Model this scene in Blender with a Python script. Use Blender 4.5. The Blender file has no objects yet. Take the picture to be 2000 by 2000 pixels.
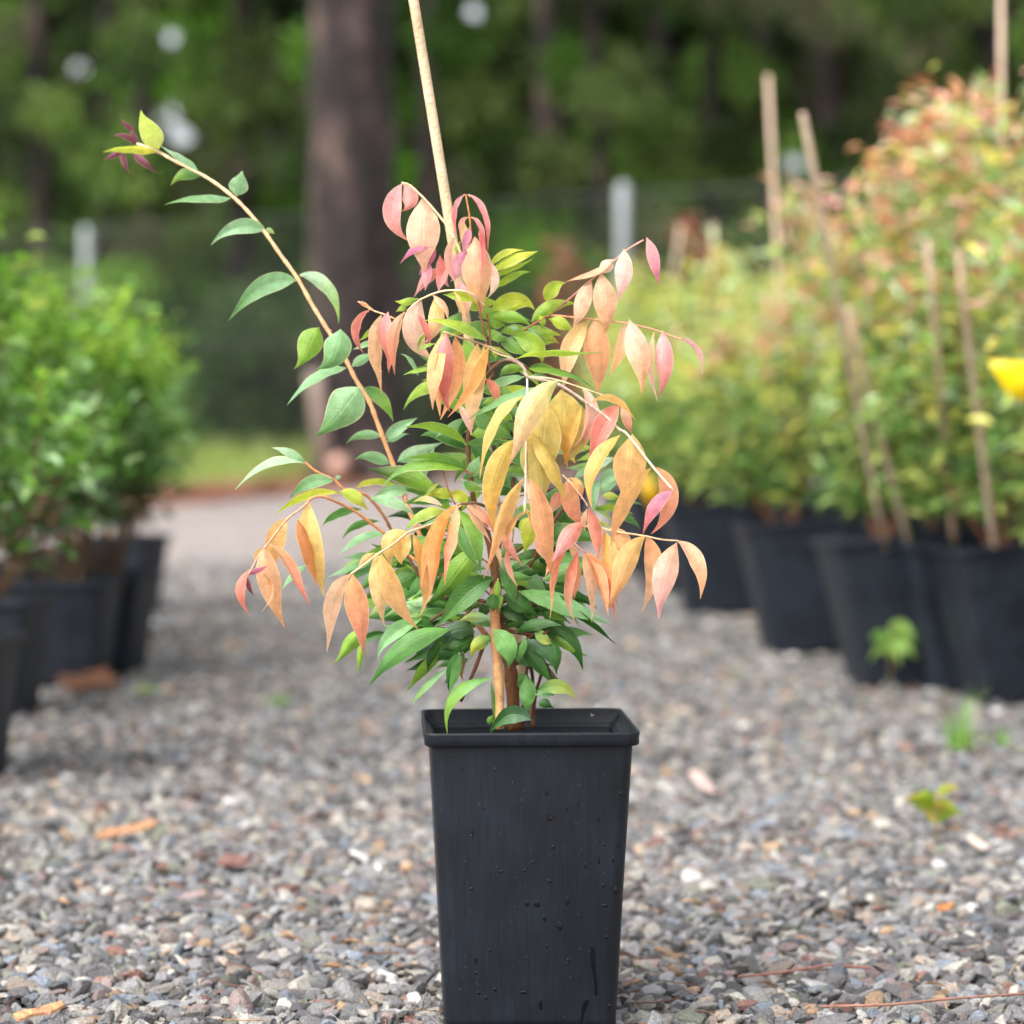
import bpy, bmesh, math, random
import numpy as np
from mathutils import Vector, Matrix, noise

# ------------------------------------------------------------------ camera, world, sun
sc = bpy.context.scene
FPX, CAM_H = 5145.0, 0.4386
PITCH = math.atan(200.0 / FPX)
cam_d = bpy.data.cameras.new("camera")
cam = bpy.data.objects.new("camera", cam_d)
sc.collection.objects.link(cam)
cam.location = (0, 0, CAM_H)
cam.rotation_euler = (math.pi / 2 - PITCH, 0, 0)
cam_d.sensor_width = 36.0
cam_d.lens = 36.0 * FPX / 2000.0
cam_d.clip_start, cam_d.clip_end = 0.05, 500
cam_d.dof.use_dof = True
cam_d.dof.focus_distance = 1.83
cam_d.dof.aperture_fstop = 5.0
cam_d.dof.aperture_blades = 0
sc.camera = cam

SUN_EL, SUN_AZ = math.radians(50), math.radians(222)
world = bpy.data.worlds.new("World"); sc.world = world
world.use_nodes = True
wn, wl = world.node_tree.nodes, world.node_tree.links
wn.clear()
wo = wn.new('ShaderNodeOutputWorld'); wb = wn.new('ShaderNodeBackground')
sky = wn.new('ShaderNodeTexSky'); sky.sky_type = 'NISHITA'; sky.sun_disc = False
sky.sun_elevation = SUN_EL; sky.sun_rotation = SUN_AZ
sky.air_density = 1.0; sky.dust_density = 4.0; sky.ozone_density = 1.0
hs = wn.new('ShaderNodeHueSaturation'); hs.inputs['Saturation'].default_value = 0.3
wl.new(sky.outputs[0], hs.inputs['Color']); wl.new(hs.outputs[0], wb.inputs[0])
wb.inputs[1].default_value = 0.15
wl.new(wb.outputs[0], wo.inputs[0])
sl = bpy.data.lights.new("sun", 'SUN'); sl.energy = 1.25; sl.angle = math.radians(62); sl.color = (1, 0.98, 0.94)
sun = bpy.data.objects.new("sun", sl); sc.collection.objects.link(sun)
sd = Vector((math.sin(SUN_AZ) * math.cos(SUN_EL), math.cos(SUN_AZ) * math.cos(SUN_EL), math.sin(SUN_EL)))
sun.rotation_euler = sd.to_track_quat('Z', 'Y').to_euler()
sc.view_settings.view_transform = 'Standard'; sc.view_settings.look = 'None'
sc.view_settings.gamma = 1.0; sc.view_settings.use_curve_mapping = False
sc.view_settings.exposure = 1.22
sc.render.film_transparent = False
cy = sc.cycles
cy.use_denoising = True; cy.max_bounces = 8; cy.diffuse_bounces = 4; cy.transparent_max_bounces = 8
cy.use_adaptive_sampling = True; cy.adaptive_threshold = 0.015

# ------------------------------------------------------------------ helpers
RND = random.Random(7)
def lin(c):
    c = c / 255.0
    return c / 12.92 if c <= 0.04045 else ((c + 0.055) / 1.055) ** 2.4
def K(r, g, b, s=1.0): return (lin(r) * s, lin(g) * s, lin(b) * s)
def mixc(a, b, t): return tuple(a[i] * (1 - t) + b[i] * t for i in range(3))
def jit(c, a, rnd=RND):
    m = 1 + rnd.uniform(-a, a)
    return tuple(max(0.0, v * m * (1 + rnd.uniform(-a, a) * .4)) for v in c)
CP, SP = math.cos(PITCH), math.sin(PITCH)
def P(px, py, Y):
    """the world point seen at photo pixel (px, py) that lies Y metres in front of the camera"""
    a = (px - 1000) / FPX; b = (1000 - py) / FPX
    dx, dy, dz = a, CP + b * SP, -SP + b * CP
    t = Y / dy
    return Vector((dx * t, Y, CAM_H + dz * t))
def PG(px, py, z=0.0):
    a = (px - 1000) / FPX; b = (1000 - py) / FPX
    dy, dz = CP + b * SP, -SP + b * CP
    t = (z - CAM_H) / dz
    return Vector((a * t, dy * t, z))

class MB:
    def __init__(s): s.v = []; s.f = []; s.c = []; s.uv = []
    def add(s, verts, faces, cols, uvs=None):
        o = len(s.v); s.v += [tuple(v) for v in verts]
        s.f += [tuple(i + o for i in f) for f in faces]
        s.c += cols if isinstance(cols, list) else [cols] * len(verts)
        s.uv += uvs if uvs else [(0.5, 0.5)] * len(verts)
    def build(s, name, mat, parent=None, smooth=True, origin=None):
        me = bpy.data.meshes.new(name)
        me.from_pydata(s.v, [], s.f)
        a = me.attributes.new("Col", 'FLOAT_COLOR', 'POINT')
        a.data.foreach_set("color", np.array([(c[0], c[1], c[2], 1) for c in s.c], dtype=np.float32).ravel())
        u = me.uv_layers.new(name="UVMap")
        li = np.zeros(len(me.loops), dtype=np.int32); me.loops.foreach_get("vertex_index", li)
        u.data.foreach_set("uv", np.array(s.uv, dtype=np.float32)[li].ravel())
        if smooth: me.polygons.foreach_set("use_smooth", [True] * len(me.polygons))
        me.update()
        return link(name, me, mat, parent)
def link(name, me, mat, parent=None):
    o = bpy.data.objects.new(name, me)
    if me is not None and mat: me.materials.append(mat)
    sc.collection.objects.link(o)
    if parent:
        o.parent = parent
        pw = parent
        m = Matrix.Identity(4)
        chain = []
        while pw: chain.append(pw); pw = pw.parent
        for q in reversed(chain): m = m @ q.matrix_parent_inverse @ q.matrix_basis
        o.matrix_parent_inverse = m.inverted()
    return o
def tag(o, label=None, cat=None, group=None, kind=None):
    if label: o["label"] = label
    if cat: o["category"] = cat
    if group: o["group"] = group
    if kind: o["kind"] = kind
    return o
def empty(name, loc):
    o = bpy.data.objects.new(name, None); sc.collection.objects.link(o); o.location = loc; o.empty_display_size = .05
    return o

def tube(mb, pts, rads, col, n=7, cap=True):
    pts = [Vector(p) for p in pts]
    if not isinstance(rads, (list, tuple)): rads = [rads] * len(pts)
    cols = col if isinstance(col, list) else [col] * len(pts)
    V, C, F = [], [], []
    up = Vector((0.13, 0.97, 0.2)).normalized()
    for i, p in enumerate(pts):
        t = (pts[min(i + 1, len(pts) - 1)] - pts[max(i - 1, 0)])
        t = t.normalized() if t.length > 1e-9 else Vector((0, 0, 1))
        a = t.cross(up)
        a = a.normalized() if a.length > 1e-3 else t.orthogonal().normalized()
        b = t.cross(a)
        for k in range(n):
            an = 2 * math.pi * k / n
            V.append(p + (a * math.cos(an) + b * math.sin(an)) * rads[i]); C.append(cols[i])
    for i in range(len(pts) - 1):
        for k in range(n):
            F.append((i * n + k, i * n + (k + 1) % n, (i + 1) * n + (k + 1) % n, (i + 1) * n + k))
    if cap:
        F.append(tuple(range(n - 1, -1, -1))); F.append(tuple((len(pts) - 1) * n + k for k in range(n)))
    mb.add(V, F, C)
def smooth_path(pts, per=5):
    """Catmull-Rom through tuples"""
    if len(pts) < 3: per = max(per, 2)
    out = []
    q = [pts[0]] + list(pts) + [pts[-1]]
    d = len(pts[0])
    for i in range(1, len(q) - 2):
        for k in range(per):
            t = k / per
            out.append(tuple(0.5 * (2 * q[i][j] + (q[i + 1][j] - q[i - 1][j]) * t + (2 * q[i - 1][j] - 5 * q[i][j] + 4 * q[i + 1][j] - q[i + 2][j]) * t * t
                       + (3 * q[i][j] - q[i - 1][j] - 3 * q[i + 1][j] + q[i + 2][j]) * t ** 3) for j in range(d)))
    out.append(tuple(pts[-1]))
    return out

def interp(tab, t):
    for (a, x), (b, y) in zip(tab, tab[1:]):
        if t <= b: return x + (y - x) * (t - a) / (b - a)
    return tab[-1][1]
LANCE = [(0, .04), (.05, .24), (.13, .56), (.24, .84), (.36, .98), (.44, 1), (.57, .9), (.69, .67), (.79, .42), (.87, .24), (.94, .13), (1, .03)]
OVATE = [(0, .05), (.04, .3), (.1, .6), (.2, .9), (.32, 1), (.45, .96), (.6, .77), (.74, .48), (.85, .25), (.93, .12), (1, .03)]
ROUND = [(0, .1), (.08, .5), (.2, .82), (.4, 1), (.6, .97), (.8, .75), (.92, .45), (1, .12)]
CAMP = Vector((0, 0, CAM_H))
def leaf(mb, B, M, T, w, c1, c2, roll=0.0, fold=0.25, prof=LANCE, nl=16, nw=6, twist=0.0, wave=0.0, ph=0.0, edge=None):
    B, M, T = Vector(B), Vector(M), Vector(T)
    Cc = M * 2 - (B + T) * 0.5
    V, C, U, F = [], [], [], []
    curl = math.sin(ph * 7.3) * 1.1
    for i in range(nl + 1):
        t = i / nl
        t = t ** 1.05 if t < .9 else t
        c = B * (1 - t) ** 2 + Cc * 2 * t * (1 - t) + T * t * t
        d = ((Cc - B) * (1 - t) + (T - Cc) * t)
        d = d.normalized() if d.length > 1e-9 else Vector((0, 0, -1))
        vw = (CAMP - c).normalized()
        s = d.cross(vw)
        s = s.normalized() if s.length > 1e-3 else d.orthogonal().normalized()
        n = s.cross(d)
        an = roll + twist * t
        s2 = s * math.cos(an) + n * math.sin(an); n2 = n * math.cos(an) - s * math.sin(an)
        hw = w * 0.5 * interp(prof, t)
        if t > .6: c = c + (s2 * curl * w * .32 - n2 * w * .25 * abs(curl)) * ((t - .6) / .4) ** 2
        for j in range(nw + 1):
            u = j / nw * 2 - 1
            if nw >= 6 and j in (1, nw - 1): u = .9 if u > 0 else -.9
            z = -fold * abs(u) * hw + 0.10 * fold * hw * (1 - abs(u)) + wave * hw * math.sin(t * 17 + ph + (2 if u > 0 else 0)) * u * u
            V.append(c + s2 * u * hw * math.cos(fold * .6) + n2 * z)
            cc = mixc(c1, c2, min(1, max(0, (t - .12) * 1.15)))
            if edge is not None and abs(u) > .95: cc = mixc(cc, edge, .75)
            C.append(cc); U.append(((u + 1) / 2, t))
    W = nw + 1
    for i in range(nl):
        for j in range(nw):
            F.append((i * W + j, i * W + j + 1, (i + 1) * W + j + 1, (i + 1) * W + j))
    mb.add(V, F, C, U)

def small_leaf(mb, p, d, n, L, w, col, fold=.3):
    """6-vertex folded leaf, cheap"""
    s = d.cross(n)
    s = s.normalized() if s.length > 1e-4 else d.orthogonal().normalized()
    n = s.cross(d)
    up = n * (fold * w)
    V = [p, p + d * L * .4 + s * w * .5 + up, p + d * L * .42, p + d * L * .4 - s * w * .5 + up, p + d * L - n * L * .12,
         p + d * L * .74 + s * w * .3 + up * .5, p + d * L * .74 - s * w * .3 + up * .5]
    F = [(0, 1, 2), (0, 2, 3), (2, 1, 5, 4), (2, 4, 6, 3)]
    mb.add(V, F, col, [(.5, 0), (1, .4), (.5, .4), (0, .4), (.5, 1), (.9, .7), (.1, .7)])

# ------------------------------------------------------------------ materials
def new_mat(name):
    m = bpy.data.materials.new(name); m.use_nodes = True
    nt = m.node_tree; nt.nodes.clear()
    return m, nt.nodes, nt.links
def N(nodes, t, **kw):
    n = nodes.new(t)
    for k, v in kw.items(): setattr(n, k, v)
    return n
def col_mat(name, rough=.6, spec=.5, transl=0.0, nscale=30, namt=.25, bump=0.0, bscale=80, veins=False, tint=None, metal=0.0, sub=0):
    m, nd, lk = new_mat(name)
    out = N(nd, 'ShaderNodeOutputMaterial'); bs = N(nd, 'ShaderNodeBsdfPrincipled')
    bs.inputs['Roughness'].default_value = rough; bs.inputs['Specular IOR Level'].default_value = spec; bs.inputs['Metallic'].default_value = metal
    if tint is None:
        at = N(nd, 'ShaderNodeAttribute', attribute_name="Col"); csock = at.outputs['Color']
    else:
        at = N(nd, 'ShaderNodeRGB'); at.outputs[0].default_value = (*tint, 1); csock = at.outputs[0]
    tc = N(nd, 'ShaderNodeTexCoord')
    nz = N(nd, 'ShaderNodeTexNoise'); nz.inputs['Scale'].default_value = nscale; nz.inputs['Detail'].default_value = 5
    lk.new(tc.outputs['Object'], nz.inputs['Vector'])
    mr = N(nd, 'ShaderNodeMapRange'); mr.inputs[1].default_value = .3; mr.inputs[2].default_value = .7
    mr.inputs[3].default_value = 1 - namt; mr.inputs[4].default_value = 1 + namt
    lk.new(nz.outputs['Fac'], mr.inputs[0])
    mx = N(nd, 'ShaderNodeVectorMath', operation='SCALE'); lk.new(csock, mx.inputs[0]); lk.new(mr.outputs[0], mx.inputs['Scale'])
    col = mx.outputs[0]
    hsock = None
    if veins:
        uv = N(nd, 'ShaderNodeUVMap'); sp = N(nd, 'ShaderNodeSeparateXYZ'); lk.new(uv.outputs[0], sp.inputs[0])
        def M(op, a, b=None, c=None):
            q = N(nd, 'ShaderNodeMath', operation=op)
            for i, x in enumerate((a, b, c)):
                if x is None: continue
                if isinstance(x, (int, float)): q.inputs[i].default_value = x
                else: lk.new(x, q.inputs[i])
            return q.outputs[0]
        au = M('ABSOLUTE', M('SUBTRACT', sp.outputs[0], .5))          # 0 midrib .. .5 edge
        midr = M('SUBTRACT', 1.0, M('MULTIPLY', au, 26.0)); midr = M('MAXIMUM', midr, 0.0)
        lat = M('SINE', M('MULTIPLY', M('SUBTRACT', sp.outputs[1], M('MULTIPLY', au, .35)), 95.0))
        lat = M('POWER', M('MAXIMUM', lat, 0.0), 5.0)
        lat = M('MULTIPLY', lat, .22)
        vein = M('MINIMUM', M('ADD', M('MULTIPLY', midr, .75), lat), 1.0)
        lt = N(nd, 'ShaderNodeVectorMath', operation='MULTIPLY_ADD')
        lk.new(col, lt.inputs[0]); lt.inputs[1].default_value = (1.18, 1.18, 1.05); lt.inputs[2].default_value = (.05, .05, .03)
        mm = N(nd, 'ShaderNodeMix', data_type='RGBA'); lk.new(vein, mm.inputs[0]); lk.new(col, mm.inputs[6]); lk.new(lt.outputs[0], mm.inputs[7])
        col = mm.outputs[2]
        hsock = M('MULTIPLY', vein, -1.0)
        # fine reddish speckling and a few brown blemishes
        nz3 = N(nd, 'ShaderNodeTexNoise'); nz3.inputs['Scale'].default_value = 620; nz3.inputs['Detail'].default_value = 4; lk.new(tc.outputs['Object'], nz3.inputs['Vector'])
        r3 = N(nd, 'ShaderNodeMapRange'); r3.inputs[1].default_value = .5; r3.inputs[2].default_value = .68; r3.inputs[4].default_value = .34; lk.new(nz3.outputs['Fac'], r3.inputs[0])
        nz4 = N(nd, 'ShaderNodeTexVoronoi'); nz4.inputs['Scale'].default_value = 170; lk.new(tc.outputs['Object'], nz4.inputs['Vector'])
        r4 = N(nd, 'ShaderNodeMapRange'); r4.inputs[1].default_value = .13; r4.inputs[2].default_value = .07; r4.inputs[4].default_value = .6; lk.new(nz4.outputs['Distance'], r4.inputs[0])
        fm = M('MAXIMUM', r3.outputs[0], r4.outputs[0])
        dk = N(nd, 'ShaderNodeVectorMath', operation='MULTIPLY'); lk.new(col, dk.inputs[0]); dk.inputs[1].default_value = (.86, .6, .5) if name == 'leaf_surface' else (.9, .8, .6)
        m3 = N(nd, 'ShaderNodeMix', data_type='RGBA'); lk.new(fm, m3.inputs[0]); lk.new(col, m3.inputs[6]); lk.new(dk.outputs[0], m3.inputs[7]); col = m3.outputs[2]
        # fine blotches
        nz2 = N(nd, 'ShaderNodeTexNoise'); nz2.inputs['Scale'].default_value = 900; nz2.inputs['Detail'].default_value = 2
        lk.new(tc.outputs['Object'], nz2.inputs['Vector'])
        hsock = M('ADD', hsock, M('MULTIPLY', nz2.outputs['Fac'], .9))
    elif bump:
        nb = N(nd, 'ShaderNodeTexNoise'); nb.inputs['Scale'].default_value = bscale; nb.inputs['Detail'].default_value = 6
        lk.new(tc.outputs['Object'], nb.inputs['Vector']); hsock = nb.outputs['Fac']
    lk.new(col, bs.inputs['Base Color'])
    if hsock is not None and (bump or veins):
        bp = N(nd, 'ShaderNodeBump'); bp.inputs['Strength'].default_value = bump or .7; bp.inputs['Distance'].default_value = .0006 if veins else .01
        lk.new(hsock, bp.inputs['Height']); lk.new(bp.outputs[0], bs.inputs['Normal'])
    if transl:
        tr = N(nd, 'ShaderNodeBsdfTranslucent'); lk.new(col, tr.inputs[0])
        ms = N(nd, 'ShaderNodeMixShader'); ms.inputs[0].default_value = transl
        lk.new(bs.outputs[0], ms.inputs[1]); lk.new(tr.outputs[0], ms.inputs[2]); lk.new(ms.outputs[0], out.inputs[0])
    else: lk.new(bs.outputs[0], out.inputs[0])
    return m

M_leaf = col_mat("leaf_surface", rough=.34, spec=.5, transl=.5, nscale=160, namt=.16, veins=True)
M_dleaf = col_mat("old_leaf_surface", rough=.32, spec=.45, transl=.2, nscale=120, namt=.18, veins=True)
M_bgleaf = col_mat("nursery_leaf_surface", rough=.38, spec=.5, transl=.3, nscale=12, namt=.15)
M_tree = col_mat("forest_leaf_surface", rough=.6, spec=.3, transl=.3, nscale=.7, namt=.45)
M_stem = col_mat("stem_surface", rough=.6, spec=.3, nscale=200, namt=.2, bump=.3, bscale=600)
M_wood = col_mat("bamboo_surface", rough=.65, spec=.3, nscale=60, namt=.2, bump=.3, bscale=300)
M_stone = col_mat("crushed_stone", rough=.62, spec=.45, nscale=380, namt=.28, bump=.5, bscale=500)
M_soil = col_mat("damp_potting_mix", rough=.7, spec=.4, nscale=150, namt=.5, bump=.8, bscale=200)
M_grass = col_mat("grass_surface", rough=.6, spec=.3, transl=.3, nscale=2, namt=.25)
M_metal = col_mat("galvanised_steel", rough=.5, metal=.35, nscale=8, namt=.15)
M_chip = col_mat("bark_chip_surface", rough=.8, nscale=150, namt=.35, bump=.6, bscale=220)
M_tag = col_mat("yellow_plastic", rough=.35, transl=.25, nscale=20, namt=.04)

def bark_mat():
    m, nd, lk = new_mat("rough_bark")
    out = N(nd, 'ShaderNodeOutputMaterial'); bs = N(nd, 'ShaderNodeBsdfPrincipled'); bs.inputs['Roughness'].default_value = .85
    tc = N(nd, 'ShaderNodeTexCoord'); mp = N(nd, 'ShaderNodeMapping'); mp.inputs['Scale'].default_value = (1, 1, .42)
    lk.new(tc.outputs['Object'], mp.inputs[0])
    vo = N(nd, 'ShaderNodeTexVoronoi'); vo.inputs['Scale'].default_value = 9; vo.feature = 'F1'
    nz = N(nd, 'ShaderNodeTexNoise'); nz.inputs['Scale'].default_value = 5.5; nz.inputs['Detail'].default_value = 8; nz.inputs['Roughness'].default_value = .62
    lk.new(mp.outputs[0], vo.inputs['Vector']); lk.new(mp.outputs[0], nz.inputs['Vector'])
    rp = N(nd, 'ShaderNodeValToRGB'); e = rp.color_ramp.elements
    e[0].position = .3; e[0].color = (*K(20, 14, 13), 1); e[0].position = .38; e[1].position = .72; e[1].color = (*K(112, 92, 86), 1)
    q = e.new(.54); q.color = (*K(40, 29, 27), 1)
    lk.new(nz.outputs['Fac'], rp.inputs[0]); lk.new(rp.outputs[0], bs.inputs['Base Color'])
    bp = N(nd, 'ShaderNodeBump'); bp.inputs['Strength'].default_value = 1; bp.inputs['Distance'].default_value = .03
    lk.new(vo.outputs['Distance'], bp.inputs['Height']); lk.new(bp.outputs[0], bs.inputs['Normal'])
    lk.new(bs.outputs[0], out.inputs[0]); return m
M_bark = bark_mat()

def pot_mat(name, base, rough):
    m, nd, lk = new_mat(name)
    out = N(nd, 'ShaderNodeOutputMaterial'); bs = N(nd, 'ShaderNodeBsdfPrincipled'); bs.inputs['Specular IOR Level'].default_value = .34
    tc = N(nd, 'ShaderNodeTexCoord'); mp = N(nd, 'ShaderNodeMapping'); mp.inputs['Scale'].default_value = (1, 1, .05)
    lk.new(tc.outputs['Object'], mp.inputs[0])
    st = N(nd, 'ShaderNodeTexNoise'); st.inputs['Scale'].default_value = 500; st.inputs['Detail'].default_value = 3
    lk.new(mp.outputs[0], st.inputs['Vector'])
    bl = N(nd, 'ShaderNodeTexNoise'); bl.inputs['Scale'].default_value = 22; bl.inputs['Detail'].default_value = 7; bl.inputs['Roughness'].default_value = .65
    lk.new(tc.outputs['Object'], bl.inputs['Vector'])
    rp = N(nd, 'ShaderNodeValToRGB'); e = rp.color_ramp.elements
    e[0].position = .3; e[0].color = (*[c * .72 for c in base], 1); e[1].position = .75; e[1].color = (*[c * 1.75 for c in base], 1)
    lk.new(bl.outputs['Fac'], rp.inputs[0])
    s3 = N(nd, 'ShaderNodeMapRange'); s3.inputs[1].default_value = .35; s3.inputs[2].default_value = .65; s3.inputs[3].default_value = .78; s3.inputs[4].default_value = 1.3; lk.new(st.outputs['Fac'], s3.inputs[0])
    # pale dust specks
    vo = N(nd, 'ShaderNodeTexVoronoi'); vo.inputs['Scale'].default_value = 120; lk.new(tc.outputs['Object'], vo.inputs['Vector'])
    ls = N(nd, 'ShaderNodeMath', operation='LESS_THAN'); lk.new(vo.outputs['Distance'], ls.inputs[0]); ls.inputs[1].default_value = .07
    mx = N(nd, 'ShaderNodeMix', data_type='RGBA'); mx.inputs[7].default_value = (.09, .095, .1, 1)
    sc2 = N(nd, 'ShaderNodeMath', operation='MULTIPLY'); lk.new(ls.outputs[0], sc2.inputs[0]); sc2.inputs[1].default_value = .35
    sv = N(nd, 'ShaderNodeVectorMath', operation='SCALE'); lk.new(rp.outputs[0], sv.inputs[0]); lk.new(s3.outputs[0], sv.inputs['Scale'])
    lk.new(sc2.outputs[0], mx.inputs[0]); lk.new(sv.outputs[0], mx.inputs[6]); lk.new(mx.outputs[2], bs.inputs['Base Color'])
    rr = N(nd, 'ShaderNodeMapRange'); rr.inputs[3].default_value = rough - .12; rr.inputs[4].default_value = rough + .15
    lk.new(bl.outputs['Fac'], rr.inputs[0]); lk.new(rr.outputs[0], bs.inputs['Roughness'])
    bp = N(nd, 'ShaderNodeBump'); bp.inputs['Strength'].default_value = .25; bp.inputs['Distance'].default_value = .0006
    lk.new(st.outputs['Fac'], bp.inputs['Height']); lk.new(bp.outputs[0], bs.inputs['Normal'])
    lk.new(bs.outputs[0], out.inputs[0]); return m
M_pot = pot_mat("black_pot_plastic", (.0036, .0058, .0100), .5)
M_potb = pot_mat("background_pot_plastic", (.010, .0135, .0205), .5)  # slightly lighter base colour, used for all the background pots

def drop_mat():
    m, nd, lk = new_mat("water_drop")
    out = N(nd, 'ShaderNodeOutputMaterial'); bs = N(nd, 'ShaderNodeBsdfPrincipled')
    bs.inputs['Roughness'].default_value = .04; bs.inputs['IOR'].default_value = 1.33; bs.inputs['Transmission Weight'].default_value = 1
    bs.inputs['Base Color'].default_value = (1, 1, 1, 1)
    lk.new(bs.outputs[0], out.inputs[0]); return m
M_drop = drop_mat()
def wet_mat():
    m, nd, lk = new_mat("wet_dark_mark")
    out = N(nd, 'ShaderNodeOutputMaterial'); bs = N(nd, 'ShaderNodeBsdfPrincipled')
    bs.inputs['Roughness'].default_value = .22; bs.inputs['Base Color'].default_value = (.0018, .0024, .004, 1); bs.inputs['Specular IOR Level'].default_value = .4
    lk.new(bs.outputs[0], out.inputs[0]); return m
M_wet = wet_mat()

def ground_mat():
    m, nd, lk = new_mat("gravel_bed")
    out = N(nd, 'ShaderNodeOutputMaterial'); bs = N(nd, 'ShaderNodeBsdfPrincipled'); bs.inputs['Roughness'].default_value = .8
    tc = N(nd, 'ShaderNodeTexCoord')
    vo = N(nd, 'ShaderNodeTexVoronoi'); vo.inputs['Scale'].default_value = 75; lk.new(tc.outputs['Object'], vo.inputs['Vector'])
    sp = N(nd, 'ShaderNodeSeparateColor'); lk.new(vo.outputs['Color'], sp.inputs[0])
    rp = N(nd, 'ShaderNodeValToRGB'); e = rp.color_ramp.elements
    e[0].position = 0; e[0].color = (*K(75, 72, 72), 1); e[1].position = 1; e[1].color = (*K(190, 180, 170), 1)
    for p, c in ((.3, K(120, 116, 116)), (.5, K(140, 128, 120)), (.65, K(150, 146, 146)), (.8, K(165, 142, 128))):
        q = e.new(p); q.color = (*c, 1)
    lk.new(sp.outputs[0], rp.inputs[0])
    nz = N(nd, 'ShaderNodeTexNoise'); nz.inputs['Scale'].default_value = 1.3; nz.inputs['Detail'].default_value = 6; lk.new(tc.outputs['Object'], nz.inputs['Vector'])
    mr = N(nd, 'ShaderNodeMapRange'); mr.inputs[1].default_value = .3; mr.inputs[2].default_value = .7; mr.inputs[3].default_value = .8; mr.inputs[4].default_value = 1.15
    lk.new(nz.outputs['Fac'], mr.inputs[0])
    mx = N(nd, 'ShaderNodeVectorMath', operation='SCALE'); lk.new(rp.outputs[0], mx.inputs[0]); lk.new(mr.outputs[0], mx.inputs['Scale'])
    lk.new(mx.outputs[0], bs.inputs['Base Color'])
    bp = N(nd, 'ShaderNodeBump'); bp.inputs['Strength'].default_value = .8; bp.inputs['Distance'].default_value = .008
    lk.new(vo.outputs['Distance'], bp.inputs['Height']); bp.invert = True; lk.new(bp.outputs[0], bs.inputs['Normal'])
    lk.new(bs.outputs[0], out.inputs[0]); return m
def two_tone(name, a, b, c, scale, bump=.02):
    m, nd, lk = new_mat(name)
    out = N(nd, 'ShaderNodeOutputMaterial'); bs = N(nd, 'ShaderNodeBsdfPrincipled'); bs.inputs['Roughness'].default_value = .9
    tc = N(nd, 'ShaderNodeTexCoord')
    nz = N(nd, 'ShaderNodeTexNoise'); nz.inputs['Scale'].default_value = scale; nz.inputs['Detail'].default_value = 9; nz.inputs['Roughness'].default_value = .65
    lk.new(tc.outputs['Object'], nz.inputs['Vector'])
    rp = N(nd, 'ShaderNodeValToRGB'); e = rp.color_ramp.elements
    e[0].position = .32; e[0].color = (*a, 1); e[1].position = .7; e[1].color = (*c, 1); q = e.new(.5); q.color = (*b, 1)
    lk.new(nz.outputs['Fac'], rp.inputs[0]); lk.new(rp.outputs[0], bs.inputs['Base Color'])
    bp = N(nd, 'ShaderNodeBump'); bp.inputs['Distance'].default_value = bump; lk.new(nz.outputs['Fac'], bp.inputs['Height']); lk.new(bp.outputs[0], bs.inputs['Normal'])
    lk.new(bs.outputs[0], out.inputs[0]); return m

# ------------------------------------------------------------------ setting: ground
def sheet(name, poly, z, mat, sub=1):
    me = bpy.data.meshes.new(name)
    me.from_pydata([(x, y, z) for x, y in poly], [], [tuple(range(len(poly)))])
    return tag(link(name, me, mat), kind="structure")
sheet("forest_ground", [(-90, -8), (90, -8), (90, 160), (-90, 160)], -.03,
      two_tone("forest_floor", K(45, 38, 28), K(70, 62, 42), K(85, 90, 50), 1.2))
g0, g1, g2 = PG(-500, 1010), PG(300, 985), PG(900, 925)
edge_pts = [(-6, 10.4), (g1.x, g1.y), (-1.05, 14.3), (g2.x, g2.y + .6), (2.5, 20), (7, 22)]
sheet("gravel_ground", [(-6, -4), (9, -4), (9, 22)] + [(x, y) for x, y in reversed(edge_pts[1:-1])] + [(-6, 10.4)], -.013, ground_mat())
off = 3.2
sheet("mulch_bed", [(x, y - .25) for x, y in edge_pts[:-1]] + [(x - .2, y + off) for x, y in reversed(edge_pts[:-1])], -.008,
      two_tone("bark_mulch", K(95, 62, 50), K(140, 98, 82), K(165, 125, 105), 9))
sheet("grass_ground", [(x - .5, y + 2.1 + (0.6 if i else 0)) for i, (x, y) in enumerate(edge_pts[:-1])] + [(6, 34), (-14, 34)], 0.0,
      two_tone("lawn", K(104, 126, 58), K(136, 156, 78), K(166, 172, 104), 4))

# gravel stones (nobody could count them)
def stone_protos(sub, k, seed):
    r = random.Random(seed); out = []
    for _ in range(k):
        bm = bmesh.new(); bmesh.ops.create_icosphere(bm, subdivisions=sub, radius=1)
        planes = []
        for _ in range(11):
            n = Vector((r.gauss(0, 1), r.gauss(0, 1), r.gauss(0, 1))).normalized(); planes.append((n, r.uniform(.42, .84)))
        for v in bm.verts:
            for n, d in planes:
                q = v.co.dot(n)
                if q > d: v.co -= n * (q - d)
            v.co *= 1 + r.uniform(-.05, .05)
        bm.verts.ensure_lookup_table()
        V = np.array([v.co[:] for v in bm.verts], dtype=np.float32); F = np.array([[v.index for v in f.verts] for f in bm.faces], dtype=np.int32)
        bm.free(); out.append((V, F))
    return out
STONE_COL = [(K(122, 119, 118), 26), (K(140, 138, 137), 24), (K(100, 98, 99), 17), (K(80, 77, 76), 10), (K(156, 150, 141), 13), (K(158, 142, 128), 8),
             (K(136, 118, 113), 8), (K(118, 124, 132), 7), (K(176, 171, 160), 6), (K(136, 100, 88), 2.2), (K(172, 142, 112), 2.2), (K(124, 125, 110), 5), (K(196, 192, 188), 1.5)]
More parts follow.
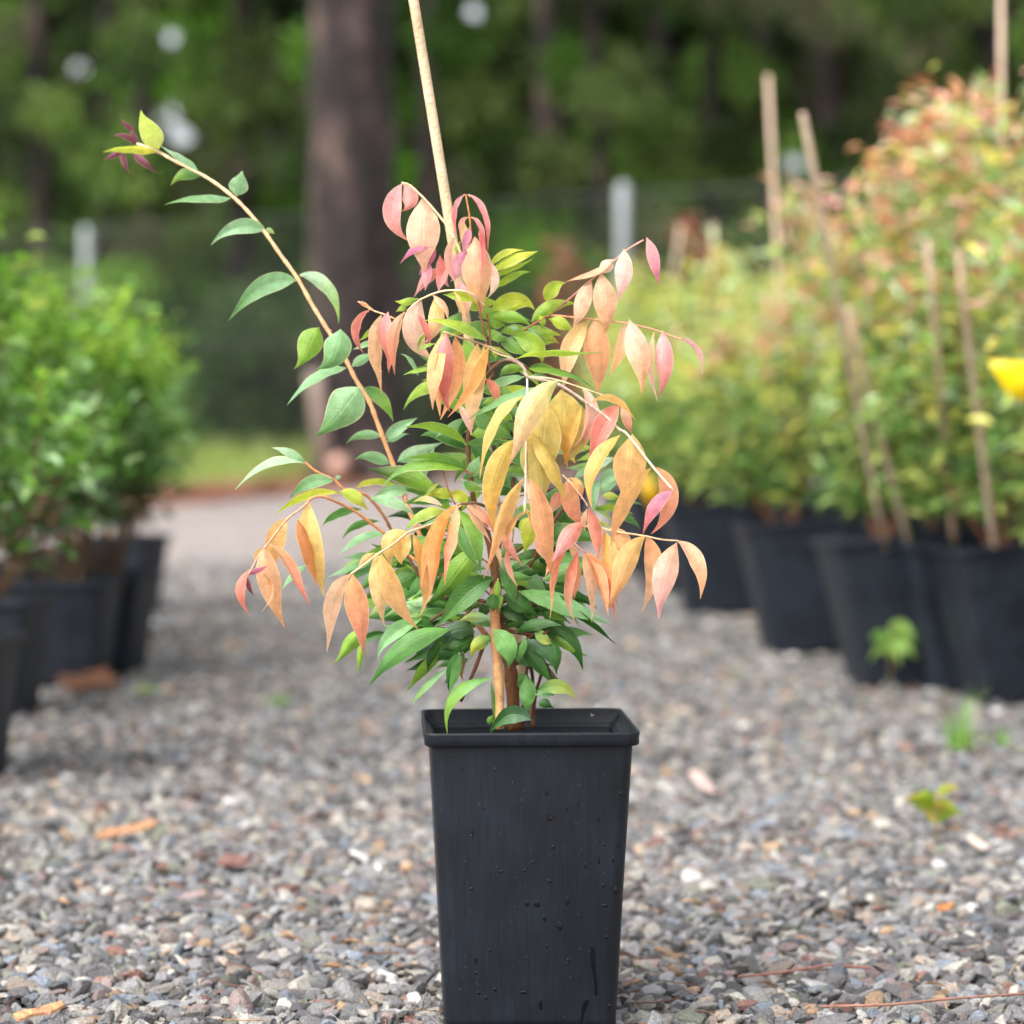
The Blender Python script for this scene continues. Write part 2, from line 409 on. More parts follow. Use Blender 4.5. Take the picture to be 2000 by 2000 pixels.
def gravel(name, y0, y1, cell, smin, smax, sub, side, seed, drop=0.0):
    rs = np.random.RandomState(seed)
    ys = np.arange(y0, y1, cell); pts = []
    for y in ys:
        hx = .205 * y + side
        xs = np.arange(-hx, hx, cell)
        pts.append(np.stack([xs + rs.uniform(-.5, .5, len(xs)) * cell, np.full(len(xs), y) + rs.uniform(-.5, .5, len(xs)) * cell], 1))
    p = np.concatenate(pts).astype(np.float32); n = len(p)
    size = (smin + (smax - smin) * rs.beta(1.6, 3.0, n)).astype(np.float32)
    S = size[:, None] * rs.uniform(.6, 1.3, (n, 3)).astype(np.float32) * np.array([1.12, .8, .5], dtype=np.float32)
    yaw = rs.uniform(0, 2 * np.pi, n); tx = rs.normal(0, .42, n); ty = rs.normal(0, .42, n)
    cz, sz, cx_, sx_, cyy, syy = np.cos(yaw), np.sin(yaw), np.cos(tx), np.sin(tx), np.cos(ty), np.sin(ty); Z0, O1 = np.zeros(n), np.ones(n)
    Rz = np.stack([cz, -sz, Z0, sz, cz, Z0, Z0, Z0, O1], 1).reshape(n, 3, 3); Rx = np.stack([O1, Z0, Z0, Z0, cx_, -sx_, Z0, sx_, cx_], 1).reshape(n, 3, 3)
    Ry = np.stack([cyy, Z0, syy, Z0, O1, Z0, -syy, Z0, cyy], 1).reshape(n, 3, 3)
    R = (Rx @ Ry @ Rz).astype(np.float32)
    zz = (rs.uniform(-.3, .45, n) * size - drop).astype(np.float32)
    cols = np.array([c for c, _ in STONE_COL], dtype=np.float32); wt = np.array([k for _, k in STONE_COL]); wt = wt / wt.sum()
    ci = cols[rs.choice(len(cols), n, p=wt)] * np.array([.94, .955, .97], dtype=np.float32) * rs.uniform(.55, 1.4, (n, 1)).astype(np.float32)
    pr = stone_protos(sub, 10, seed); kind = rs.randint(0, 10, n)
    VV, FF, CC, o = [], [], [], 0
    for k in range(10):
        idx = np.where(kind == k)[0]
        V, F = pr[k]
        A = np.einsum('nij,nvj->nvi', R[idx], V[None] * S[idx][:, None, :])
        A[:, :, 0] += p[idx, 0][:, None]; A[:, :, 1] += p[idx, 1][:, None]; A[:, :, 2] += zz[idx][:, None]
        VV.append(A.reshape(-1, 3)); FF.append((F[None] + (np.arange(len(idx)) * len(V))[:, None, None]).reshape(-1, 3) + o); o += len(idx) * len(V)
        CC.append(np.repeat(ci[idx], len(V), axis=0))
    VV = np.concatenate(VV); FF = np.concatenate(FF).astype(np.int32); CC = np.concatenate(CC)
    me = bpy.data.meshes.new(name)
    me.vertices.add(len(VV)); me.vertices.foreach_set("co", VV.ravel())
    me.loops.add(len(FF) * 3); me.loops.foreach_set("vertex_index", FF.ravel())
    me.polygons.add(len(FF)); me.polygons.foreach_set("loop_start", np.arange(0, len(FF) * 3, 3, dtype=np.int32))
    me.polygons.foreach_set("use_smooth", np.zeros(len(FF), dtype=bool))
    a = me.attributes.new("Col", 'FLOAT_COLOR', 'POINT')
    a.data.foreach_set("color", np.concatenate([CC, np.ones((len(CC), 1), dtype=np.float32)], 1).ravel())
    me.update(calc_edges=True); me.validate()
    return tag(link(name, me, M_stone), kind="stuff", label=None)
gravel("gravel", 1.45, 3.1, .0088, .0048, .0170, 2, .2, 3, .0055)
gravel("gravel", 3.05, 7.6, .0135, .007, .018, 1, .3, 4, .0055)

# ------------------------------------------------------------------ fence
def lerp(a, b, t): return a + (b - a) * t
FA, FB = Vector((-3.06, 19.0, 0)), Vector((.67, 16.0, 0))
fd = (FB - FA).normalized()
F0, F1 = FA - fd * 5.0, FB + fd * 6.5
fence = tag(empty("chain_link_fence", F0), "grey chain link fence between the nursery rows and the forest", "fence")
mb = MB(); Lf = (F1 - F0).length; Hf = 1.72; s_ = .06
k = -Hf
while k < Lf:
    for sg in (1, -1):
        a0, a1 = (k, k + Hf) if sg > 0 else (k + Hf, k)
        z0, z1 = 0.03, Hf
        pa, pb = F0 + fd * a0 + Vector((0, 0, z0)), F0 + fd * a1 + Vector((0, 0, z1))
        if 0 <= a0 <= Lf and 0 <= a1 <= Lf:
            tube(mb, [pa + Vector((0, .004 * sg, 0)), pb + Vector((0, .004 * sg, 0))], .0014, K(70, 78, 74), n=3, cap=False)
    k += s_
mb.build("chain_mesh", M_metal, fence)
mb = MB()
for z in (.06, .9, 1.74): tube(mb, [F0 + Vector((0, 0, z)), F1 + Vector((0, 0, z))], .003, K(120, 125, 125), n=4)
mb.build("line_wire", M_metal, fence)
for t, h in ((-3.2, 1.8), (0, 1.75), (2.35, 1.7), ((FB - FA).length, 1.81), ((FB - FA).length + 3.2, 1.8), ((FB - FA).length + 6.2, 1.8)):
    q = FA + fd * t; mb = MB()
    tube(mb, [q, q + Vector((0, 0, h - .04)), q + Vector((0, 0, h - .01)), q + Vector((0, 0, h))], [.038, .038, .034, .015], K(168, 176, 178), n=12)
    mb.build("fence_post", M_metal, fence)

# ------------------------------------------------------------------ trees
def trunk_mesh(mb, pts, rads, n=18, seed=0, rough=.08):
    path = smooth_path([(*p, r) for p, r in zip(pts, rads)], 8)
    V, F = [], []
    for i, (x, y, z, r) in enumerate(path):
        for k in range(n):
            a = 2 * math.pi * k / n
            q = 1 + rough * noise.noise(Vector((math.cos(a) * 2.2, math.sin(a) * 2.2, z * 2.6 + seed))) * 2 + rough * .6 * noise.noise(Vector((math.cos(a) * 7, math.sin(a) * 7, z * 7 + seed)))
            V.append((x + math.cos(a) * r * q, y + math.sin(a) * r * q, z))
    for i in range(len(path) - 1):
        for k in range(n):
            F.append((i * n + k, i * n + (k + 1) % n, (i + 1) * n + (k + 1) % n, (i + 1) * n + k))
    mb.add(V, F, K(90, 75, 72))
# openings between the crowns through which pale sky shows: (x px, y px, radius px)
GAPS = [(160, 138, 5), (340, 80, 3), (338, 228, 3), (358, 268, 7), (925, 28, 4), (1548, 322, 5)]
def in_gap(p, half=0.0):
    if p.y < 1: return False
    x = 1000 + p.x / p.y * FPX; y = 800 - (p.z - CAM_H) / p.y * FPX
    for gx, gy, r in GAPS:
        if (x - gx) ** 2 + (y - gy) ** 2 < (r + half / p.y * FPX) ** 2: return True
    return False
def crown(mb, clumps, per, size, cols, seed, flat=.8):
    r = random.Random(seed)
    for c, rad in clumps:
        base = r.choice(cols)
        for _ in range(per):
            d = Vector((r.gauss(0, 1), r.gauss(0, 1), r.gauss(0, 1) * flat)); d.normalize()
            p = c + Vector((d.x, d.y, d.z * flat)) * rad * (r.random() ** .45)
            dd = (d + Vector((r.gauss(0, .5), r.gauss(0, .5), r.gauss(-.3, .5)))).normalized()
            nn = Vector((r.gauss(0, .6), r.gauss(0, .6), 1)).normalized()
            s = size * r.uniform(.6, 1.35)
            if in_gap(p + dd * s * .5, s * .5): continue
            small_leaf(mb, p, dd, nn, s, s * .5, jit(base, .3, r))
GR = [K(78, 108, 42), K(100, 130, 56), K(58, 80, 36), K(114, 138, 70), K(100, 102, 74), K(48, 66, 32)]
GRL = [K(88, 132, 36), K(104, 144, 50), K(60, 92, 30), K(92, 108, 54)]
def tree(x, y, h, tr, cr, czlo, label, cols, nclump=26, per=130, size=.14, lean=0.0, group="trees of the forest behind the fence", seed=None):
    seed = seed if seed is not None else int(abs(x * 131 + y * 17) * 10)
    r = random.Random(seed)
    t = tag(empty("forest_tree", (x, y, 0)), label, "tree", group)
    mb = MB()
    trunk_mesh(mb, [Vector((x, y, -.05)), Vector((x + lean * .2, y, h * .3)), Vector((x + lean * .6, y, h * .65)), Vector((x + lean, y, h))], [tr * 1.25, tr, tr * .8, tr * .35], 12, seed)
    cl = []
    for i in range(nclump):
        z = r.uniform(czlo, h * 1.05); f = 1 - .45 * max(0, (z - h * .6) / (h * .5))
        a = r.uniform(0, 2 * math.pi); q = cr * f * r.random() ** .5
        c = Vector((x + lean * z / h + math.cos(a) * q, y + math.sin(a) * q * .8, z)); cl.append((c, r.uniform(.28, .6) * cr * .5))
        if i % 3 == 0: tube(mb, [Vector((x + lean * z / h, y, max(.3, z - .5))), (Vector((x + lean * z / h, y, z)) + c) / 2, c], [tr * .3, tr * .18, tr * .08], K(80, 66, 60), n=5)
    mb.build("trunk", M_bark, t)
    mb = MB(); crown(mb, cl, per, size, cols, seed); mb.build("crown", M_tree, t, smooth=False)
    return t
# the great trunk in front of the fence
T0 = PG(693, 940); bx, by = T0.x, 16.0
bx = (693 - 1000) / FPX * 16
big = tag(empty("old_tree", (bx, by, 0)), "thick dark rough tree trunk in front of the fence, left of the stake", "tree")
mb = MB()
trunk_mesh(mb, [Vector((bx + .12, by, -.1)), Vector((bx + .08, by, .12)), Vector((bx + .02, by, .5)), Vector((bx, by, 1.4)), Vector((bx - .02, by, 3)), Vector((bx + .02, by, 6.5))], [.45, .36, .28, .26, .245, .2], 40, 3, .1)
for k, a in enumerate((.3, 2.0, 3.4, 5.1)):
    tube(mb, [Vector((bx, by, 5.5 + k * .2)), Vector((bx + math.cos(a) * .9, by + math.sin(a) * .9, 6.4 + k * .2)), Vector((bx + math.cos(a) * 1.8, by + math.sin(a) * 1.8, 7.4))], [.12, .08, .03], K(80, 66, 60), n=7)
mb.build("trunk", M_bark, big)
mb = MB(); rr = random.Random(5)
crown(mb, [(Vector((bx + rr.uniform(-2, 2), by + rr.uniform(-1.5, 1.5), rr.uniform(6.6, 8.5))), .8) for _ in range(18)], 60, .16, GR, 5)
mb.build("crown", M_tree, big, smooth=False)

TREES = [  # x px at base, depth, height, trunk r, crown r, crown low, colours, label
 (90, 24, 6.5, .10, 1.5, .9, GR, "dark green forest tree behind the left fence post"),
 (300, 27, 7.5, .12, 1.6, 1.5, GR, "forest tree with pale sky gaps in its crown above the left branch tip"),
 (470, 25, 7.0, .14, 1.2, 2.2, GR, "forest tree with a pale pinkish trunk left of the great trunk"),
 (560, 31, 9.0, .15, 1.8, 1.2, GRL, "tall forest tree close behind the left side of the great trunk"),
 (835, 23, 6.0, .09, 1.2, .8, GRL, "bright green forest tree just right of the great trunk, behind the stake"),
 (1075, 28, 8.0, .14, 1.6, 1.6, GR, "forest tree with brown trunk above the upper right orange spray"),
 (1190, 24, 6.0, .08, 1.5, .9, GR, "broad green forest tree behind the right galvanised fence post"),
 (1390, 26, 7.0, .10, 1.7, 1.3, GRL, "light green forest tree left of the two bare stakes"),
 (1640, 25, 7.0, .13, 1.3, 2.6, GR, "forest tree with straight grey trunk right of the two bare stakes"),
 (1800, 27, 8.0, .13, 1.5, 2.3, GR, "forest tree with thin grey trunk above the tall potted row"),
 (1960, 25, 6.5, .09, 1.5, .8, GR, "forest tree with dark crown at the upper right corner"),
 (-60, 29, 8.0, .12, 1.7, .8, GR, "forest tree with dark crown at the upper left corner"),
 (700, 34, 10, .16, 2.2, 1.2, GR, "tall forest tree hidden behind the great trunk"),
 (960, 35, 10, .15, 2.2, 1.0, GR, "tall dark forest tree behind the top of the stake"),
 (1300, 36, 10, .15, 2.4, 1.4, GR, "tall dark forest tree in the middle of the right background"),
 (1500, 33, 9, .14, 1.9, .9, GR, "tall dark forest tree behind the two bare stakes"),
 (1740, 37, 10, .16, 2.3, 1.0, GR, "tall dark forest tree far behind the right potted row"),
 (200, 36, 10, .16, 2.3, 1.0, GR, "tall dark forest tree far behind the left potted shrubs"),
 (420, 38, 10, .16, 2.3, 1.0, GR, "tall dark forest tree far behind the long left branch"),
]
for (px, D, h, tr, cr, lo, cols, lab) in TREES:
    tree((px - 1000) / FPX * D, D, h, tr, cr, lo, lab, cols, nclump=34 if D < 30 else 44, per=150, size=.13 if D < 30 else .2, lean=RND.uniform(-.3, .3))
# undergrowth shrubs behind the fence
def forest_shrub(px, D, h, w, cols, label, seed):
    r = random.Random(seed); x = (px - 1000) / FPX * D
    t = tag(empty("forest_shrub", (x, D, 0)), label, "shrub", "shrubs of the forest edge behind the fence")
    mb = MB(); cl = []
    for i in range(14):
        c = Vector((x + r.uniform(-w, w) * .5, D + r.uniform(-w, w) * .4, r.uniform(.15, h))); cl.append((c, r.uniform(.2, .38) * w * .6))
        if i % 3 == 0: tube(mb, [Vector((x, D, 0)), (Vector((x, D, h * .3)) + c) * .5, c], [.02, .014, .006], K(70, 58, 48), n=4)
    mb.build("stems", M_bark, t)
    mb = MB(); crown(mb, cl, 150, .09, cols, seed); mb.build("foliage", M_tree, t, smooth=False)
DG = [K(66, 86, 52), K(50, 66, 42), K(82, 102, 62), K(84, 86, 70)]
for i, (px, D, h, w, cs, lab) in enumerate([
 (20, 21, 1.7, 1.6, GR, "low shrub behind the fence at the far left edge"), (230, 22, 1.5, 1.7, GRL, "green shrub behind the fence right of the left fence post"),
 (420, 21, 1.5, 1.5, DG, "dull grey-green shrub behind the fence left of the great trunk"), (560, 20, 1.3, 1.3, DG, "dull shrub behind the fence touching the great trunk's left side"),
 (850, 20, 1.5, 1.2, DG, "dark shrub behind the fence right of the great trunk"), (1000, 19, 1.3, 1.3, DG, "dark shrub behind the fence in the middle"),
 (1130, 20, 1.6, 1.4, GR, "green shrub behind the fence below the upper right spray"), (1330, 19, 1.6, 1.5, DG, "dark shrub behind the fence above the orange-tipped potted rows"),
 (1500, 20, 2.0, 1.6, GR, "green shrub behind the fence at the foot of the two bare stakes"), (1700, 20, 2.1, 1.7, GR, "green shrub behind the fence above the right potted row"),
 (1900, 20, 2.4, 1.7, GR, "green shrub behind the fence at the right edge")]):
    forest_shrub(px, D, h, w, cs, lab, 50 + i)
# far wood that reads as one mass
mb = MB(); r_ = random.Random(99); cl = []
for i in range(1500):
    D = r_.uniform(40, 52); px = r_.uniform(-900, 2900); z = r_.uniform(-.5, 12)
    cl.append((Vector(((px - 1000) / FPX * D, D, z)), r_.uniform(.8, 1.6)))
crown(mb, cl, 95, .42, [K(60, 84, 36), K(80, 104, 48), K(34, 46, 24), K(86, 92, 62), K(42, 58, 28)], 12)
tag(mb.build("far_forest", M_tree, smooth=False), "dense dark green wood far behind the fence", kind="stuff")

# small timber post and cut log by the great trunk
q0, q1 = (612 - 1000) / FPX * 15.6, (630 - 1000) / FPX * 15.6
mb = MB(); tube(mb, [Vector((q1 + .03, 15.6, -.02)), Vector((q0 + .02, 15.6, .55)), Vector((q0, 15.6, .66))], [.055, .05, .045], K(150, 132, 122), n=9)
tag(mb.build("timber_post", M_wood), "short pale timber post standing against the left side of the great trunk", "post")
lg = empty("cut_log", (0, 0, 0)); lp = P(660, 905, 15.3); lg.location = lp; lp2 = Vector((lp.x, 15.3, .12))
lg.location = lp2
tag(lg, "short cut log on the mulch beside the great trunk, pale end forward", "log")
mb = MB(); tube(mb, [lp2 + Vector((.0, 0, 0)), lp2 + Vector((.1, .6, -.01))], [.058, .062], K(95, 75, 66), n=16, cap=False); mb.build("bark", M_chip, lg)
mb = MB(); tube(mb, [lp2 + Vector((0, -.003, 0)), lp2 + Vector((.0, .004, 0))], [.054, .054], K(214, 168, 150), n=20); mb.build("cut_end", M_wood, lg)

# grass
def blade(mb, p, h, w, lean, col):
    d = Vector((lean[0], lean[1], 0)); s = Vector((-d.y, d.x, 0)); s = s.normalized() if s.length > 1e-5 else Vector((1, 0, 0))
    a, b, c = p, p + Vector((0, 0, h * .55)) + d * .3 * h, p + Vector((0, 0, h * .93)) + d * h
    mb.add([a - s * w, a + s * w, b + s * w * .8, b - s * w * .8, c], [(0, 1, 2, 3), (3, 2, 4)], col)
mb = MB(); r_ = random.Random(4)
for i in range(26000):
    y = r_.uniform(13.2, 24); px = r_.uniform(-250, 1350); x = (px - 1000) / FPX * y
    fy = FA.y + (x - FA.x) / (FB.x - FA.x) * (FB.y - FA.y)
    ey = np.interp(x, [e[0] for e in edge_pts], [e[1] for e in edge_pts])
    if y < ey + 2.3 + .5 * noise.noise(Vector((x * 1.5, y * 1.5, 0))): continue
    tall = .07 + (.26 if abs(y - fy) < .8 else 0.1 * (y > fy)) * r_.random()
    blade(mb, Vector((x, y, -.005)), tall, .006, (r_.gauss(0, .3), r_.gauss(0, .3)), jit(r_.choice([K(136, 160, 74), K(156, 170, 92), K(110, 138, 62), K(168, 168, 112)]), .2, r_))
tag(mb.build("grass", M_grass, smooth=False), "strip of green grass in front of and under the chain link fence", kind="stuff")
mb = MB(); r_ = random.Random(6)
for i in range(5000):
    t_ = r_.random() * (len(edge_pts) - 2); k_ = int(t_); e0, e1 = edge_pts[k_], edge_pts[k_ + 1]; f = t_ - k_
    p = Vector((lerp(e0[0], e1[0], f) + r_.uniform(-.2, .2), lerp(e0[1], e1[1], f) + r_.triangular(-.4, 3.2, 1.4), r_.uniform(-.002, .02)))
    d = Vector((r_.gauss(0, 1), r_.gauss(0, 1), r_.gauss(0, .2))).normalized()
    small_leaf(mb, p, d, Vector((r_.gauss(0, .3), r_.gauss(0, .3), 1)), r_.uniform(.04, .1), .03, jit(r_.choice([K(140, 96, 78), K(115, 76, 62), K(172, 130, 110), K(150, 92, 70)]), .25, r_))
tag(mb.build("mulch", M_chip, smooth=False), "red-brown bark mulch along the gravel edge", kind="stuff")

# ------------------------------------------------------------------ pots
def rsq(hw, r, n=5):
    out = []
    for cx, cy_, a0 in ((1, 1, 0), (-1, 1, 90), (-1, -1, 180), (1, -1, 270)):
        for k in range(n + 1):
            a = math.radians(a0 + 90 * k / n); out.append(((hw - r) * cx + r * math.cos(a), (hw - r) * cy_ + r * math.sin(a)))
    return out
def shell(profile, mtx, cap_first=False, cap_last=False, sub=3):
    """profile: (half width, corner radius, z)"""
    V, F = [], []; n = None
    for hw, r, z in profile:
        ring = rsq(hw, r); n = len(ring); V += [mtx @ Vector((x, y, z)) for x, y in ring]
    for i in range(len(profile) - 1):
        for k in range(n): F.append((i * n + k, i * n + (k + 1) % n, (i + 1) * n + (k + 1) % n, (i + 1) * n + k))
    if cap_first: F.append(tuple(range(n - 1, -1, -1)))
    if cap_last: F.append(tuple((len(profile) - 1) * n + k for k in range(n)))
    return V, F
def pot_parts(root, mtx, H, hb, ht, lip, mat=M_pot, soil_drop=.03, seed=0):
    r = random.Random(seed)
    lw, lh = lip
    mb = MB(); s = (ht - hb) / H
    V, F = shell([(hb - .004, .012, .004), (hb, .012, 0), (hb + s * H * .05, .012, H * .05), (hb + s * H * .5, .011, H * .5), (ht, .008, H - lh - .001)], mtx, cap_first=True)
    mb.add(V, F, (0, 0, 0))
    V, F = shell([(ht - .0028, .007, H - lh - .001), (ht - .005, .009, H - .02), (hb + s * H * .3 - .004, .009, H * .3)], mtx, cap_last=True)
    mb.add(V, [f[::-1] for f in F], (0, 0, 0))
    pot = mb.build("pot", mat, root)
    mb = MB()
    q_ = ht + lw
    V, F = shell([(ht - .0006, .008, H - lh - .0004), (q_ - .0012, .009, H - lh - .0008), (q_, .0095, H - lh + .0004), (q_ - .0002, .0095, H - lh * .5), (q_ + .0003, .0095, H - .0022), (q_ + .0002, .0095, H - .0007),
                  (q_ - .0006, .009, H), (q_ - .0016, .0085, H - .0002), (q_ - .0021, .008, H - .0012), (q_ - .0024, .008, H - lh * .55), (ht - .002, .007, H - lh - .0004), (ht - .0045, .007, H - lh - .004)], mtx)
    mb.add(V, F, (0, 0, 0))
    mb.build("rim", mat, pot)
    mb = MB(); n = 14; hs_ = ht - .006 - s * soil_drop; z0 = H - soil_drop
    V = []; F = []
    for i in range(n + 1):
        for j in range(n + 1):
            x, y = (i / n * 2 - 1) * hs_, (j / n * 2 - 1) * hs_
            V.append(mtx @ Vector((x, y, z0 + .006 * noise.noise(Vector((x * 60, y * 60, seed))))))
    for i in range(n):
        for j in range(n): F.append((i * (n + 1) + j, (i + 1) * (n + 1) + j, (i + 1) * (n + 1) + j + 1, i * (n + 1) + j + 1))
    mb.add(V, F, K(44, 36, 30))
    for _ in range(90):
        p = mtx @ Vector((r.uniform(-hs_, hs_) * .95, r.uniform(-hs_, hs_) * .95, z0 + .004))
        d = Vector((r.gauss(0, 1), r.gauss(0, 1), r.gauss(0, .5))).normalized(); w = r.uniform(.002, .006)
        a, b = d.orthogonal().normalized() * w, d.cross(d.orthogonal()).normalized() * w * .5
        e = d * w * 1.6
        mb.add([p + a + b - e, p - a + b - e, p - a - b - e, p + a - b - e, p + a * .8 + b + e, p - a + b + e, p - a - b * .8 + e, p + a - b + e],
               [(0, 1, 2, 3), (7, 6, 5, 4), (0, 4, 5, 1), (1, 5, 6, 2), (2, 6, 7, 3), (3, 7, 4, 0)], jit(r.choice([K(60, 46, 36), K(32, 28, 26), K(84, 62, 46)]), .2, r))
    mb.build("soil", M_soil, root, smooth=False)
    return pot

# ------------------------------------------------------------------ background potted plants
YG, OR, PKK, YE, PG_, GN, DK = K(192, 202, 106), K(230, 172, 130), K(234, 180, 164), K(216, 210, 104), K(196, 218, 172), K(138, 174, 90), K(74, 110, 56)
def nursery_plant(name, x, y, lean, yaw, H, hb, ht, ph, pw, nleaf, lsize, pal, label, group, stakes=(), seed=0, stemc=K(130, 84, 62), z_lo=None, lip=(.005, .012), nst=7):
    r = random.Random(seed)
    root = tag(empty(name, (x, y, 0)), label, "potted plant", group)
    mtx = Matrix.Translation((x, y, 0)) @ Matrix.Rotation(lean, 4, 'Y') @ Matrix.Rotation(yaw, 4, 'Z')
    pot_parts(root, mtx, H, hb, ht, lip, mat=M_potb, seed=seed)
    base = mtx @ Vector((0, 0, H - .03))
    mbs, mbl = MB(), MB()
    z_lo = z_lo if z_lo is not None else H + .03
    shoots = []
    for k in range(nst):
        a = 2 * math.pi * k / nst + r.uniform(-.4, .4); q = pw * r.uniform(.25, 1) if k else .02
        top = Vector((base.x + math.cos(a) * q, base.y + math.sin(a) * q, ph * (1 - .3 * (q / pw) ** 2) * r.uniform(.8, 1.07)))
        b = base + Vector((r.uniform(-.02, .02), r.uniform(-.02, .02), 0))
        m1 = b.lerp(top, .45) + Vector((math.cos(a) * q * .35, math.sin(a) * q * .35, 0))
        path = [Vector(p) for p in smooth_path([tuple(b), tuple(m1), tuple(top)], 6)]
        tube(mbs, path, [lerp(.0045, .0012, i / (len(path) - 1)) for i in range(len(path))], stemc, n=5)
        shoots.append(path)
    for i in range(nleaf):
        pth = r.choice(shoots); t = r.random() ** .8; q = t * (len(pth) - 1); k = min(int(q), len(pth) - 2)
        p = pth[k].lerp(pth[k + 1], q - k)
        p = p + Vector((r.gauss(0, pw * .2), r.gauss(0, pw * .2), r.gauss(0, .025)))
        if p.z < z_lo: continue
        rel = (p.z - H) / (ph - H)
        out = Vector((p.x - x, p.y - y, 0)); out = out.normalized() if out.length > 1e-4 else Vector((1, 0, 0))
        d = (out * .7 + Vector((r.gauss(0, .6), r.gauss(0, .6), r.gauss(.15, .5)))).normalized()
        n = Vector((r.gauss(0, .5), r.gauss(0, .5), 1)).normalized()
        L = lsize * r.uniform(.6, 1.3)
        small_leaf(mbl, p, d, n, L, L * pal['asp'], jit(pal['f'](rel, r), .2, r))
    # sprigs on the shoot tips
    for pth in shoots:
        for _ in range(int(nleaf / 70)):
            d = Vector((r.gauss(0, .7), r.gauss(0, .7), r.gauss(.3, .5))).normalized()
            small_leaf(mbl, pth[-1] - Vector((0, 0, r.uniform(0, .06))), d, Vector((r.gauss(0, .5), r.gauss(0, .5), 1)).normalized(), lsize * r.uniform(.5, 1), lsize * .3, jit(pal['f'](1.1, r), .2, r))
    st = mbs.build("stems", M_stem, root)
    mbl.build("foliage", M_bgleaf, root, smooth=False)
    for (tx, ty, ddy, bxo) in stakes:
        tp = P(tx, ty, y + ddy); bs_ = base + Vector((bxo, -.07 if ddy < 0 else 0, -.02))
        pts = [bs_.lerp(tp, k / 6) for k in range(7)]
        m = MB(); tube(m, pts, [.0052, .005, .0054, .005, .0052, .005, .0046], [jit(K(196, 172, 148), .08, r) for _ in pts], n=8)
        m.build("stake", M_wood, root)
    return root
def warm(rel, r):
    u = r.random()
    if rel > .92: return r.choice([OR, PKK, PKK, YG, PG_, OR, K(196, 122, 96)])
    if rel > .5: return r.choice([YG, YG, YE, GN, PG_, PG_, PKK, PKK, OR, GN, GN])
    if rel > .45: return r.choice([YG, YG, YE, GN, PG_, GN, YG]) 
    if rel > .25: return r.choice([YG, GN, YE, GN, DK, PG_])
    return r.choice([GN, DK, DK, GN, YG])
def warm2(rel, r):
    if rel > .9: return r.choice([YG, OR, YE, PG_])
    if rel > .4: return r.choice([YG, YG, YE, GN, PG_, YG])
    return r.choice([GN, DK, GN, YG])
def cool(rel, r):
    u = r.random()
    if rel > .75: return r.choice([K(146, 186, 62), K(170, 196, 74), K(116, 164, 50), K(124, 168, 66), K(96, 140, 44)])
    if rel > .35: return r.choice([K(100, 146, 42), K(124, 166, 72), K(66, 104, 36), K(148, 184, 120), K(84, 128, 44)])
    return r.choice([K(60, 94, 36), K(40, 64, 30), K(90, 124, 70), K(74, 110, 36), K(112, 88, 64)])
WARM, WARM2, COOL = dict(f=warm, asp=.34), dict(f=warm2, asp=.3), dict(f=cool, asp=.55)
LEAN = -math.radians(6.5)
def XP(px, D): return (px - 1000) / FPX * D
RIGHT = [ # px centre, depth, palette, height, label, stakes
 (1268, 7.05, WARM2, .80, "soft green potted shrub furthest down the right row, at its left end", [(1330, 440, 0, 0)]),
 (1318, 6.35, WARM2, .82, "green potted shrub second from the left end of the right row", []),
 (1404, 5.66, WARM2, .80, "yellow-green potted shrub in the lone dark pot third from the left end", [(1394, 437, .1, 0)]),
 (1572, 4.78, WARM, .80, "yellow-green potted shrub in the front black pot left of the long leaning stake", [(1500, 148, .25, 0)]),
 (1757, 4.22, WARM, .84, "potted shrub with the long bamboo stake leaning left out of its pot", [(1568, 222, -.5, .0), (1698, 300, .2, .02), (1655, 600, -.3, .04)]),
 (1885, 4.16, WARM, .90, "pink-tipped potted shrub right of the pot with the long leaning stake", [(1812, 470, -.36, 0)]),
 (1990, 3.98, WARM, .98, "tall pink-tipped potted shrub whose pot is cut by the right edge", [(1872, 490, -.36, -.02), (1955, -60, .3, 0)]),
 (2215, 3.62, WARM, .90, "potted shrub at the right edge carrying the yellow plastic label", []),
]
for i, (px, D, pal, ph, lab, stk) in enumerate(RIGHT):
    nursery_plant("potted_shrub", XP(px, D), D, LEAN * (.9 + .2 * RND.random()), math.radians(RND.uniform(2, 6) if i < 4 else RND.uniform(5, 11)), .243, .068, .092, ph, {4: .14, 5: .115}.get(i, .17), 2300, .036, pal, lab,
                  "potted shrubs in the right nursery rows", stk, seed=200 + i)
bk = 0
for row, (dx, n, hh) in enumerate([(.27, 7, .86), (.54, 6, .9)]):
    for k in range(n):
        t = (k + .3) / n
        y = lerp(6.9, 4.15, t) + row * .1; x = lerp(.40, .83, t) + dx + RND.uniform(-.02, .02)
        edge = []
        nursery_plant("potted_shrub", x, y, LEAN, math.radians(6), .243, .068, .092, hh * RND.uniform(.92, 1.04) + .04 * t, .17, 1700, .036, WARM if t > .25 else WARM2,
                      ("%s potted shrub from the far end in the %s row behind the front right row" % (("first", "second", "third", "fourth", "fifth", "sixth", "seventh")[k], ("first", "second")[row])),
                      "potted shrubs in the right nursery rows", edge, seed=300 + row * 10 + k); bk += 1
# red-leaved slender plants further back
for i, (px, D, ty, lab) in enumerate([(1105, 8.6, 430, "slender red-leaved potted plant seen above the pale stem at centre right"), (1365, 8.2, 430, "slender dark red-leaved potted plant left of the orange-tipped rows")]):
    def redf(rel, r): return r.choice([K(150, 84, 70), K(176, 104, 84), K(128, 70, 66), K(110, 96, 60)])
    top = P(px, ty, D).z
    nursery_plant("potted_shrub", XP(px, D), D, 0, .2, .2, .06, .08, top, .09, 420, .055, dict(f=redf, asp=.4), lab, "potted shrubs in the right nursery rows", [(1248, 345, 0, 0)] if i == 5 else [], seed=400 + i, z_lo=.45, nst=4)

